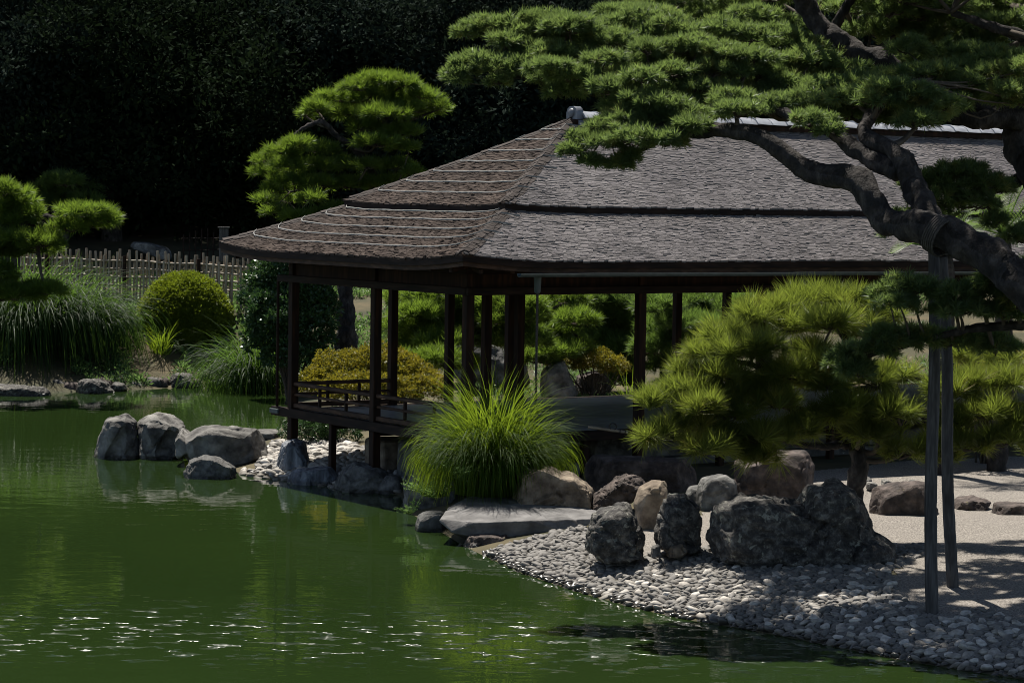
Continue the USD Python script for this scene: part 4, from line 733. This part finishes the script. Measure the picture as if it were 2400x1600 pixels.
pine('pine_tree', 'low spreading shore pine with long yellow green needles behind the dark boulders', limbsC, [(x + rp_.normal(0, 8), y + rp_.normal(0, 5), Y + rp_.normal(0, .2), a * .82, b * .64) for x, y, Y, a, b in padsC], 'needle_gold', TU_C, 122, 43, upb=.5, jit=.5, lump=.6, low=-.15)

# pine D above the pavilion's roof
YD = 53.0
limbsD = [[(814, 880, YD, .40), (817, 790, YD, .31), (822, 700, YD, .25), (825, 600, YD, .24), (860, 510, YD, .2), (892, 450, YD, .17), (870, 400, YD, .15), (855, 340, YD, .13), (895, 270, YD, .1), (890, 205, YD, .06)],
          [(870, 395, YD, .10), (820, 345, YD - .3, .09), (790, 305, YD - .5, .085), (755, 288, YD - .6, .08), (715, 300, YD - .7, .07), (690, 322, YD - .8, .06), (697, 350, YD - .8, .045), (690, 370, YD - .8, .03)],
          [(880, 440, YD, .09), (820, 425, YD - .3, .07), (750, 440, YD - .5, .05), (680, 450, YD - .6, .03)],
          [(890, 300, YD, .07), (960, 270, YD, .05), (1020, 260, YD, .03)], [(885, 430, YD, .06), (920, 440, YD - .5, .05), (932, 480, YD - .6, .03)],
          [(870, 520, YD, .08), (800, 500, YD - .3, .05), (700, 500, YD - .4, .03)]]
padsD = [(890, 188, 70, 20), (840, 205, 60, 22), (940, 198, 60, 20), (985, 225, 60, 22), (1035, 250, 36, 20), (1000, 260, 60, 20), (870, 230, 90, 26), (790, 232, 60, 22), (745, 255, 48, 22), (715, 268, 26, 14), (820, 265, 70, 22), (900, 268, 80, 26), (960, 255, 70, 24), (860, 298, 60, 22), (940, 310, 60, 24), (880, 335, 75, 22), (960, 345, 30, 14),
         (700, 338, 50, 20), (660, 355, 46, 20), (620, 375, 36, 20), (740, 350, 60, 20), (612, 405, 26, 14), (680, 385, 55, 22), (750, 390, 70, 22), (640, 402, 46, 16), (800, 385, 50, 20), (860, 390, 40, 18), (930, 390, 48, 20), (970, 405, 30, 16),
         (690, 425, 60, 22), (640, 445, 42, 22), (745, 430, 60, 22), (810, 435, 60, 22), (880, 430, 60, 20), (620, 470, 26, 18), (670, 468, 50, 20), (730, 465, 40, 16), (640, 495, 36, 16), (690, 508, 46, 16), (750, 505, 50, 15), (800, 490, 40, 12), (930, 345, 34, 14), (920, 425, 36, 14)]
padsD = [(x, y, YD + rp_.normal(0, .35) - (y - 180) / 300 * .8, a * .66, b * .58) for x, y, a, b in padsD]
pine('pine_tree', 'cloud-pruned bright green pine rising behind the left end of the roof', limbsD, padsD, 'needle_green', TU_F, 135, 44, upb=.7, depth=1.0, lump=.5)
# pine E at the left edge
YE = 50.0
limbsE = [[(-70, 930, YE, .2), (-80, 780, YE, .2), (-60, 640, YE, .18), (-20, 560, YE, .15), (40, 535, YE, .12), (90, 538, YE, .1), (105, 520, YE, .09), (125, 508, YE, .08), (155, 506, YE, .06), (220, 512, YE, .03)],
          [(-40, 600, YE, .1), (-60, 500, YE, .09), (-20, 470, YE, .05)], [(100, 528, YE, .06), (60, 510, YE, .05), (20, 515, YE, .04)]]
padsE = [(8, 447, 42, 18), (40, 470, 40, 20), (-20, 470, 60, 24), (0, 500, 50, 22), (65, 500, 40, 16), (40, 520, 40, 16), (185, 498, 50, 15), (235, 505, 38, 18), (200, 522, 55, 18), (255, 515, 24, 13), (160, 535, 40, 14), (50, 558, 60, 16), (0, 560, 60, 20), (100, 570, 44, 18), (60, 582, 70, 18), (-20, 590, 60, 20), (-10, 640, 40, 22), (20, 655, 20, 12), (-20, 690, 50, 24), (40, 690, 60, 20), (110, 680, 40, 16)]
pine('pine_tree', 'bright green pine reaching in from the left edge above the far bank', limbsE, [(x, y, YE + rp_.normal(0, .3), a, b) for x, y, a, b in padsE], 'needle_green', TU_F, 140, 45, upb=.7, depth=1.0, lump=.5)
YK = 64.0
pine('pine_tree', 'small pine in deep shade behind the left edge pine', [[(150, 600, YK, .2), (145, 520, YK, .16), (150, 450, YK, .08)], [(148, 490, YK, .06), (100, 470, YK, .04)]],
     [(x, y, YK + rp_.normal(0, .3), a, b) for x, y, a, b in [(150, 425, 46, 18), (120, 445, 44, 20), (185, 440, 44, 18), (150, 465, 66, 20), (200, 470, 34, 18), (100, 475, 40, 16)]], 'needle_dim', TU_F, 130, 46)
# garden pines seen between the posts
def garden(label, Y, trunk, br, pads, mk, seed, dens=150):
    pine('pine_tree', label, [[(x, y, Y, r_) for x, y, r_ in trunk]] + [[(x, y, Y + o, r_) for x, y, o, r_ in b] for b in br], [(x, y, Y + rp_.normal(0, .35) - (y - 700) / 150 * .5, a * 1.18, b * 1.12) for x, y, a, b in pads], mk, TU_G, dens * 1.15, seed, upb=.6, depth=.9)
garden('bright light green pine seen between the left pavilion posts', 45.5, [(1105, 930, .18), (1100, 850, .15), (1080, 780, .12), (1060, 700, .1), (1040, 640, .06)], [[(1080, 780, 0, .07), (1010, 790, -.3, .05), (960, 770, -.4, .03)], [(1085, 790, 0, .07), (1160, 770, -.2, .05), (1220, 790, -.3, .03)]],
       [(965, 700, 46, 16), (1030, 695, 60, 18), (1090, 705, 50, 18), (985, 735, 50, 18), (950, 760, 46, 20), (1010, 765, 60, 22), (1070, 750, 55, 20), (1120, 745, 50, 20), (1150, 715, 50, 18), (985, 795, 50, 22), (1040, 800, 50, 20), (960, 825, 44, 20), (1020, 840, 50, 20), (1110, 790, 50, 20), (1180, 745, 50, 20), (1225, 720, 44, 18), (1245, 745, 36, 18), (1215, 775, 46, 20), (1170, 800, 40, 18), (1250, 800, 36, 16), (1060, 850, 44, 18)], 'needle_green', 47)
garden('mid green pine beside the leaning stone, right of the downpipe', 47.0, [(1325, 930, .16), (1300, 830, .14), (1275, 760, .13), (1262, 700, .12), (1255, 620, .09)], [[(1280, 780, 0, .07), (1330, 770, -.2, .05), (1370, 800, -.3, .03)]],
       [(1240, 730, 38, 20), (1245, 765, 36, 18), (1300, 775, 40, 14), (1280, 790, 36, 14), (1240, 820, 36, 18), (1300, 822, 50, 16), (1340, 818, 36, 16), (1260, 840, 44, 16), (1325, 700, 40, 18), (1350, 750, 36, 16)], 'needle_green', 48)
garden('darker pine with twisted boughs in the middle of the view through the pavilion', 49.0, [(1490, 900, .2), (1480, 800, .17), (1450, 740, .13), (1420, 690, .1), (1400, 640, .06)], [[(1470, 780, 0, .09), (1400, 760, -.3, .07), (1340, 770, -.4, .05), (1310, 740, -.5, .03)], [(1480, 800, 0, .08), (1550, 760, -.2, .06), (1600, 745, -.3, .03)]],
       [(1340, 700, 50, 20), (1400, 705, 50, 18), (1440, 700, 56, 26), (1430, 745, 50, 20), (1380, 770, 50, 20), (1420, 800, 56, 22), (1370, 815, 40, 18), (1470, 820, 46, 20), (1440, 850, 40, 18), (1480, 760, 40, 20), (1460, 890, 34, 22), (1500, 700, 40, 20)], 'needle_dim', 49)
garden('blue green pine half hidden behind the right pavilion posts', 47.5, [(1570, 930, .17), (1560, 830, .15), (1580, 760, .12), (1600, 690, .08)], [[(1570, 790, 0, .07), (1640, 770, -.3, .05), (1720, 760, -.3, .03)]],
       [(1540, 720, 46, 22), (1600, 705, 50, 20), (1550, 770, 46, 22), (1620, 760, 56, 22), (1680, 755, 50, 22), (1660, 715, 50, 20), (1730, 735, 44, 18), (1530, 815, 40, 20), (1600, 800, 56, 24), (1670, 800, 50, 20), (1560, 860, 36, 18), (1740, 780, 50, 20), (1760, 715, 40, 18)], 'needle_dim', 50)
garden('far pine between the right posts, near the top of the opening', 52.0, [(1800, 900, .2), (1790, 780, .16), (1780, 700, .1)], [[(1785, 740, 0, .08), (1700, 710, 0, .05), (1620, 700, 0, .03)]],
       [(1640, 690, 60, 20), (1720, 700, 60, 20), (1780, 690, 60, 24), (1840, 720, 60, 24), (1700, 740, 50, 20), (1780, 750, 60, 24), (1560, 690, 50, 18), (1900, 760, 60, 24)], 'needle_dim', 51)

garden('wide light green pine at the back of the garden, behind the twisted one', 56.0, [(1390, 880, .2), (1385, 780, .16), (1370, 700, .12), (1360, 620, .08)], [[(1380, 740, 0, .08), (1280, 720, 0, .05)], [(1385, 760, 0, .08), (1480, 730, 0, .05)]],
       [(1290, 700, 60, 22), (1370, 690, 66, 24), (1450, 700, 60, 22), (1530, 690, 56, 22), (1320, 740, 60, 22), (1400, 745, 60, 22), (1480, 745, 60, 22), (1250, 690, 46, 20), (1560, 740, 50, 20), (1350, 785, 56, 20), (1440, 790, 56, 20)], 'needle_green', 52, 110)

# ------------------------------------------------------------------ shrubs
def shrub(name, label, clumps, mat_key, protos, density, seed, cat='shrub', upb=.25, low=-.5, lump=.18, jit=.5, stems=6, fill=.35, size=1.0, base=None, part='leaves'):
    t = thing(name, label, cat); r = np.random.default_rng(seed); pos, dirs, scl = [], [], []; tw = MB()
    x0, y0, Y0 = base or (clumps[0][0], clumps[0][1] + clumps[0][4], clumps[0][2]); foot = at(x0, y0, Y0); foot[2] = gnd(foot[0], foot[1]) - .03
    for x, y, Y, a, b in clumps:
        c = at(x, y, Y); rx, rz = a * mpp(Y), b * mpp(Y); n = int(density * (rx * rx * 2.2 + rx * rz * 2.5)); p, d = pad_points(c, rx, rx * .9, rz, n, r, low, .6, upb, lump, jit, fill); pos.append(p); dirs.append(d); scl.append(r.uniform(.75, 1.25, len(p)) * size)
        for q in p[r.choice(len(p), min(len(p), stems), replace=False)]:
            e = c + (q - c) * .85; m = (foot + e) / 2 + r.normal(0, .05, 3); vv, ff = tube(spline([foot + r.normal(0, .05, 3) * [1, 1, 0], m, e], 6), np.linspace(.022, .005, 6), 5, caps=False); tw.add(vv, ff)
    obj('stems', tw.mesh(), W['twig'], t, kind='stuff', smooth=True)
    scatter(part, t, protos, W[mat_key], np.vstack(pos), np.vstack(dirs), np.concatenate(scl), seed); return t
SP_S = [sprig(16, .07, .05, 60 + k) for k in range(3)]
SP_M = [sprig(14, .12, .095, 70 + k, .5) for k in range(3)]
SP_L = [sprig(34, .55, .19, 80 + k, .45, 1.4) for k in range(4)]
shrub('globe_shrub', 'clipped dome-shaped green shrub on the far bank in front of the bamboo fence', [(433, 760, 56.2, 106, 112), (433, 735, 56.2, 96, 92)], 'leaf_globe', SP_S, 1500, 61, lump=.02, low=-.75, jit=.4, stems=26, fill=.25, base=(433, 860, 56.2))
shrub('camellia_shrub', 'dark glossy-leaved shrub behind the corner post of the pavilion', [(665, 655, 51.5, 62, 50), (620, 690, 51.5, 48, 50), (700, 700, 51.3, 66, 60), (655, 740, 51, 70, 60), (720, 770, 51, 60, 56), (640, 790, 51, 56, 50), (745, 725, 51.4, 44, 50), (690, 830, 50.8, 70, 40)], 'leaf_gloss', SP_M, 210, 62, lump=.3, base=(680, 880, 51))
shrub('azalea_shrub', 'low spreading azalea turning orange and yellow behind the left railing', [(800, 880, 43.2, 80, 50), (880, 870, 43.2, 100, 60), (950, 890, 43, 70, 48), (750, 905, 42.8, 54, 36), (860, 915, 42.4, 110, 40), (980, 920, 42.5, 56, 36)], 'leaf_gold', SP_S, 520, 63, lump=.25, low=-.3, base=(880, 960, 43))
shrub('azalea_shrub', 'small yellow orange azalea above the dark rock behind the pavilion', [(1330, 850, 47.2, 44, 20), (1390, 850, 47, 52, 26), (1440, 858, 47, 36, 20)], 'leaf_gold', SP_S, 420, 64, lump=.3, base=(1390, 890, 47))
shrub('undergrowth_shrub', 'dark small-leaved bush in the shade under the pavilion floor', [(740, 1010, 39.6, 50, 38), (800, 1005, 39.6, 46, 40), (700, 1000, 39.8, 34, 30)], 'leaf_gloss', SP_S, 420, 65, lump=.3, base=(760, 1050, 39.6))
shrub('red_leaf_shrub', 'shrub with reddish yellow leaves behind the shore pine at the right edge', [(2260, 860, 36, 50, 30), (2330, 850, 36, 46, 30), (2390, 860, 36, 40, 34)], 'leaf_gold', SP_S, 260, 66, lump=.3, base=(2310, 1000, 36.6))

# ------------------------------------------------------------------ grasses and ferns
def grass(name, label, base, Y, spread_px, n, length, out, mat_key, seed, width=.012, z=None, sway=(0, 0), droop=.55, cat='grass clump', jl=.35, loose=.30, short=0.0):
    """blades that rise steeply from a tight tussock, arch over and hang"""
    r = np.random.default_rng(seed); c = at(base[0], base[1], Y); c[2] = gnd(c[0], c[1]) - .03 if z is None else z
    V, F = [], []; K = 9; tp = np.array([.7, 1, 1, 1, .95, .85, .7, .45, .05]) / 2
    for _ in range(n):
        q = math.sqrt(r.uniform()); th = r.uniform(0, 2 * np.pi); b = c + np.array([math.cos(th), math.sin(th) * .8, 0]) * q * spread_px * mpp(Y); b[2] = c[2]
        o = np.array([math.cos(th), math.sin(th), 0]) * q * out * r.uniform(.5, 1.2) + np.array([sway[0], sway[1], 0]) + r.normal(0, loose, 3) * [1, 1, 0]
        L = length * r.uniform(1 - jl, 1 + jl * .5) * (1 - short * q); ph = min(np.linalg.norm(o) * .5, .9); ho = o / (np.linalg.norm(o) + 1e-6)
        turn = droop * r.uniform(.30, 1.40) * (.55 + 1.25 * q); p = [b]
        for k in range(1, K):
            u_ = k / (K - 1); a = ph + turn * 2.6 * max(u_ - .18, 0) ** 1.35; a = min(a, 2.85)
            p.append(p[-1] + (np.array([0, 0, 1.0]) * math.cos(a) + ho * math.sin(a)) * L / (K - 1))
        p = np.array(p); a = r.uniform(0, np.pi); sd = np.array([math.cos(a), math.sin(a) * .6, .2]); w = width * r.uniform(.7, 1.25) * tp
        i = len(V); V += list(p - sd * w[:, None]) + list(p + sd * w[:, None])
        for k in range(K - 1): F += [[i + k, i + k + 1, i + K + k + 1], [i + k, i + K + k + 1, i + K + k]]
    return obj(name, (np.array(V), np.array(F)), W[mat_key], label=label, cat=cat, smooth=True)
grass('grass_clump', 'big arching bright yellow green grass clump in front of the pavilion', (1155, 1120), 31.7, 88, 5000, 1.84, .20, 'blade', 71, .012, droop=1.0, z=.42, loose=.13, short=.40)
grass('grass_clump', 'tall arching grass clump at the far left, mostly in shade', (50, 840), 54.5, 115, 2000, 2.7, .5, 'blade_grey', 72, .024, sway=(.08, -.28), droop=1.35, z=.70)
grass('grass_clump', 'tall sunlit grass clump on the far bank bending right', (175, 830), 54.8, 72, 1500, 2.25, .40, 'blade_grey', 73, .024, sway=(.10, -.25), droop=1.3, z=.70)
grass('grass_clump', 'silvery grass clump on the far bank beside the corner post', (600, 880), 53.0, 50, 900, 2.0, .6, 'blade_grey', 74, .02, sway=(0, -.15), droop=1.15)
grass('grass_clump', 'small bright grass tuft between the far bank rocks', (378, 890), 55.0, 22, 160, .75, .7, 'blade', 75, .02, droop=.7)
grass('grass_clump', 'loose thin grass tuft leaning left on the far bank', (530, 880), 53.2, 20, 140, 1.5, .6, 'blade_grey', 76, .018, sway=(-.35, 0), droop=1.0)
grass('grass_clump', 'thin weeds in front of the dark rock behind the pavilion', (1480, 930), 45, 18, 50, .8, .6, 'blade', 77, .014, sway=(.2, 0), droop=.4)
def fern(label, base, Y, z, n, L, seed, lean=(0, 0)):
    r = np.random.default_rng(seed); c = at(base[0], base[1], Y); c[2] = z; mb = MB(); V, F = [], []
    for k in range(n):
        th = r.uniform(0, 2 * np.pi); o = np.array([math.cos(th) + lean[0], math.sin(th) * .8 + lean[1], r.uniform(.5, 1.1)]); o /= np.linalg.norm(o); l = L * r.uniform(.6, 1.1)
        path = spline([c, c + o * l * .5, c + o * l - np.array([0, 0, .12 * l])], 14)
        for i in range(2, 14):
            for sd in (-1, 1):
                s_ = np.cross(o, zz); s_ /= np.linalg.norm(s_); ll = l * .32 * (1 - i / 15) * r.uniform(.7, 1.2); q = path[i] + (s_ * sd + o * .5 + r.normal(0, .2, 3)) * ll; w = np.array([0, 0, 1.0]) * .006 + r.normal(0, .004, 3)
                j = len(V); V += [path[i] - w, path[i] + w, (path[i] + q) / 2 + w * 1.4, q]; F += [[j, j + 1, j + 2], [j, j + 2, j + 3]]
    return obj('fern_plant', (np.array(V), np.array(F)), W['leaf_fern'], label=label, cat='fern')
fern('feathery low plant at the water edge left of the flat slab', (1020, 1180), 32.0, .3, 40, .5, 81, (-.2, 0))
fern('feathery pale plant growing out of the bright grass clump', (1085, 1125), 31.2, .62, 26, .42, 82, (.1, -.3))
fern('wispy seedling hanging over the water at the rock left of the slab', (965, 1200), 31.8, .12, 14, .28, 83, (-.6, 0))
fern('low green weed on the far shore beside the small grass tuft', (340, 880), 55.0, .35, 30, .45, 84)

rg = np.random.default_rng(31); X_, Y_ = rg.uniform(-16, -2.5, 5200), rg.uniform(52.5, 62, 5200); Z_ = ground_at(np.stack([X_, Y_], 1)); ok = (Z_ > .06) & (meshkit.noise(np.stack([X_ * .9, Y_ * .9, Y_ * 0], 1), 4) > .42)
P_ = np.stack([X_, Y_, Z_], 1)[ok]
scatter('ground_cover', None, [sprig(14, .16, .10, 150 + k, .35, 1.3) for k in range(3)], W['leaf_fern'], P_, np.array([0, 0, 1.0]) + rg.normal(0, .25, P_.shape), rg.uniform(.6, 1.5, len(P_)), 31, label='low green weeds and grass growing on the earth of the far bank', cat='ground cover')
X_, Y_ = rg.uniform(-1, 10, 3000), rg.uniform(46, 62, 3000); Z_ = ground_at(np.stack([X_, Y_], 1)); ok = meshkit.noise(np.stack([X_ * .7, Y_ * .7, Y_ * 0], 1), 6) > .45; P_ = np.stack([X_, Y_, Z_], 1)[ok]
scatter('lawn_tufts', None, [sprig(16, .12, .12, 160 + k, .16, 1.0) for k in range(3)], W['leaf_fern'], P_, np.array([0, 0, 1.0]) + rg.normal(0, .2, P_.shape), rg.uniform(.6, 1.4, len(P_)), 32, label='patchy short grass on the ground behind the pavilion', cat='grass')

# sago palm behind the prop: a short trunk with stiff feathered fronds
def sago(label, base, Y, top, n, L, seed):
    t = thing('sago_palm', label, 'palm'); r = np.random.default_rng(seed); c = at(base[0], top, Y); f = np.array([c[0], c[1], gnd(c[0], c[1]) - .05])
    vv, ff = tube(spline([f, (f + c) / 2 + [.05, 0, 0], c], 24), np.linspace(.15, .12, 24), 12, .35, seed); obj('trunk', (vv, ff), W['bark'], t, smooth=True)
    for k in range(n):
        th = k * 2.399 + r.normal(0, .1); el = r.uniform(.15, 1.2); o = np.array([math.cos(th) * math.cos(el), math.sin(th) * math.cos(el), math.sin(el)]); l = L * r.uniform(.85, 1.1)
        path = spline([c, c + o * l * .55, c + o * l * .95 - np.array([0, 0, .28 * l])], 30); V, F = [], []
        s_ = np.cross(o, zz); s_ /= np.linalg.norm(s_)
        for i in range(3, 30):
            tn = path[i] - path[i - 1]; tn /= np.linalg.norm(tn); upv = np.cross(s_, tn)
            for sd in (-1, 1):
                ll = .17 * math.sin(math.pi * (i + 2) / 33) + .03; q = path[i] + (s_ * sd * .85 + tn * .55 + upv * .35) * ll; w = tn * .0055; j = len(V)
                V += [path[i] - w, path[i] + w, q + w * .2, q - w * .2]; F += [[j, j + 1, j + 2], [j, j + 2, j + 3]]
        vv, ff = tube(path, np.linspace(.012, .004, 30), 5); n0 = len(V); V = np.vstack([V, vv]); F = np.vstack([F, ff + n0]); obj('frond', (V, F), W['leaf_gloss'] if False else W['needle_dim'], t)
    return t
sago('sago palm with stiff feathered fronds behind the prop poles', (2215, 600), 35.2, 600, 30, 1.0, 91)
sago('sago palm fronds beside the trunk at the right edge', (2350, 560), 35.6, 550, 26, 1.1, 92)

# ------------------------------------------------------------------ prop of the big limb
pr = thing('tree_prop', 'two weathered wooden poles and a tied crossbar propping the big pine limb', 'tree prop')
bA = on(2186, 1452, gnd(*on(2186, 1452, .25)[:2])); bB = on(2236, 1375, gnd(*on(2236, 1375, .3)[:2]))
topA, topB = at(2188, 565, bA[1] + .35), at(2208, 600, bB[1] - .45)
for b_, t_, r0_, r1_, sd in ((bA, topA, .064, .054, 1), (bB, topB, .062, .054, 2)):
    b0 = b_ - np.array([0, 0, .15]); path = spline([b0, b0 + (t_ - b0) * .35 + [-.02, 0, 0], b0 + (t_ - b0) * .7 + [.015, 0, 0], t_], 60)
    vv, ff = tube(path, np.linspace(r0_, r1_, 60), 16, .09, sd); obj('pole', (vv, ff), W['pole'], pr, smooth=True)
ca, cb = at(2160, 552, topA[1] - .1), at(2236, 566, topB[1] + .1)
vv, ff = tube(spline([ca, (ca + cb) / 2, cb], 12), .055, 12, .08, 3); obj('crossbar', (vv, ff), W['pole'], pr, smooth=True)
for (c, d, rr) in ((topA - zz * .03, cb - ca, .088), (topB + zz * .06, cb - ca, .088)):
    pts = [];
    for k in range(60):
        a = k / 60 * 2 * np.pi * 5; pts.append(c + np.array([math.cos(a) * rr, math.sin(a) * rr * 1.1, (k / 60 - .5) * .11]))
    vv, ff = tube(np.array(pts), .011, 6); obj('rope_binding', (vv, ff), W['rope'], pr, smooth=True)
# rope wrapped round the limb above the prop
lp = spline(np.array([at(x, y, Y) for x, y, Y, _ in limbsA[0]]), 120); i0 = int(np.argmin(np.linalg.norm(lp - (at(2205, 552, 23.35)), axis=1))); tn = lp[i0 + 1] - lp[i0 - 1]; tn /= np.linalg.norm(tn); a_ = np.cross(tn, zz); a_ /= np.linalg.norm(a_); b2 = np.cross(tn, a_)
pts = [lp[i0] + tn * (k / 90 - .5) * .14 + (a_ * math.cos(k / 90 * 2 * np.pi * 6) + b2 * math.sin(k / 90 * 2 * np.pi * 6)) * .18 for k in range(90)]
vv, ff = tube(np.array(pts), .011, 6); obj('rope_binding', (vv, ff), W['rope'], pr, smooth=True)

# ------------------------------------------------------------------ bamboo fence on the far bank
fence = thing('bamboo_fence', 'lattice fence of bamboo canes tied to dark posts on the far bank', 'fence')
rf = np.random.default_rng(9)
fp = spline([(50, 672, 58.0), (180, 676, 57.8), (330, 682, 57.4), (470, 690, 57.0), (620, 698, 56.6)], 200)
def fence_pt(q, dz):
    x, y, Y = fp[int(np.clip(q, 0, 1) * 199)]; p = at(x, y, Y); return p + zz * dz
Lf = np.linalg.norm(fence_pt(1, 0) - fence_pt(0, 0))
nP = 76
for k in range(nP):
    q = (k + rf.uniform(-.25, .25)) / nP; b = fence_pt(q, -.35); side = (-1 if k % 2 else 1) * .03; h = (.90 if k % 3 else .74) + rf.uniform(-.05, .05)
    b = b + np.array([0, side, 0]); vv, ff = tube(spline([b, b + zz * (h + .35) * .5 + rf.normal(0, .006, 3), b + zz * (h + .35) + np.array([rf.normal(0, .015), 0, 0])], 6), rf.uniform(.024, .031), 7); obj('cane', (vv, ff), W['bamboo'], fence, smooth=True)
for k, h in enumerate((.12, .32, .50, .68)):
    for off in (-.02, .02) if k % 2 else (0.0,):
        vv, ff = tube(np.array([fence_pt(q, h + .012 * math.sin(q * 23 + k)) + np.array([0, off - .0, 0]) for q in np.linspace(0, 1, 60)]), .022, 7); obj('rail', (vv, ff), W['bamboo'], fence, smooth=True)
for x in (.125, .44, .745, .98):
    b = fence_pt(x, -.4) + np.array([0, -.09, 0]); vv, ff = tube([b, b + zz * 1.2], .045, 10, .1, 2); obj('post', (vv, ff), W['wood'], fence, smooth=True)
fence2 = thing('bamboo_fence', 'short dark fence of thin sticks in the shade behind the roof corner', 'fence')
for k in range(7):
    b = at(430 + k * 14, 610, 63.5); vv, ff = tube([b, b + zz * (.75 + rf.uniform(-.1, .1))], .018, 6); obj('cane', (vv, ff), W['wood_h'], fence2, smooth=True)
for h in (.25, .55):
    a, b = at(425, 610, 63.5) + zz * h, at(525, 608, 63.5) + zz * h; vv, ff = tube([a, b], .014, 6); obj('rail', (vv, ff), W['wood_h'], fence2, smooth=True)
wp = thing('sign_post', 'plain grey wooden upright board in the shade beyond the fence', 'post')
b = at(524, 612, 61.0); vv, ff = bevel_box(b - np.array([.11, .05, 0]), np.array([.22, 0, 0]), np.array([0, .1, 0]), zz * .80, .01); obj('board', (vv, ff), W['pole'], wp)
vv, ff = bevel_box(b - np.array([.14, .08, -.803]), np.array([.28, 0, 0]), np.array([0, .16, 0]), zz * .04, .008); obj('cap', (vv, ff), W['pole'], wp)

# ------------------------------------------------------------------ woodland on the hill behind
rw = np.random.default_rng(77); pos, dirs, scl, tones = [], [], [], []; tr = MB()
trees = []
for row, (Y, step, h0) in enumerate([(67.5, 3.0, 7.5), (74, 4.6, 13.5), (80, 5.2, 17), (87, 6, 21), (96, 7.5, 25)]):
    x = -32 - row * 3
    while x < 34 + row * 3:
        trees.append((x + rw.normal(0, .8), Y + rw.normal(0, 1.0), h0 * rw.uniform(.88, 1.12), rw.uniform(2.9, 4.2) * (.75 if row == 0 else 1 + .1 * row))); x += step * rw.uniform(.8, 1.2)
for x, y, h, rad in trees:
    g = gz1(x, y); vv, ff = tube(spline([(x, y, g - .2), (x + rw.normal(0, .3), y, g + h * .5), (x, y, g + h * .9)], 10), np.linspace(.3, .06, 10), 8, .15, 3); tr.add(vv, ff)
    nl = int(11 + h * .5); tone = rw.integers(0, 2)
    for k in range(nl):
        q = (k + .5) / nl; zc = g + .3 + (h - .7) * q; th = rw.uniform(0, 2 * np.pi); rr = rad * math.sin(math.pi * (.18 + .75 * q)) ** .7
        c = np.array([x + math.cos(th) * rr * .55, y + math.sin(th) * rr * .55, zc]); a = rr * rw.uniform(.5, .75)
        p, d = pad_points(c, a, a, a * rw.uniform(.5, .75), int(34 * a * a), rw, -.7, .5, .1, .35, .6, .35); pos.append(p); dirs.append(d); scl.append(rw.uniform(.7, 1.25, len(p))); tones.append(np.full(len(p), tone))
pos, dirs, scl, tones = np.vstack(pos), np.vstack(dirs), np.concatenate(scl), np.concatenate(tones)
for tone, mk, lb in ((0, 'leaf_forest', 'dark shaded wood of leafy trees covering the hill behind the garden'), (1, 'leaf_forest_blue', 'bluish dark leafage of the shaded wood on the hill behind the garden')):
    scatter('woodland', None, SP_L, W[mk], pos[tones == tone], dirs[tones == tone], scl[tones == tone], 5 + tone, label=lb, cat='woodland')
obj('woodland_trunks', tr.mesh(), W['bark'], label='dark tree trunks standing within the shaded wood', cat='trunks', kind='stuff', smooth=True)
print('instanced triangles', TUFT_TRIS[0])
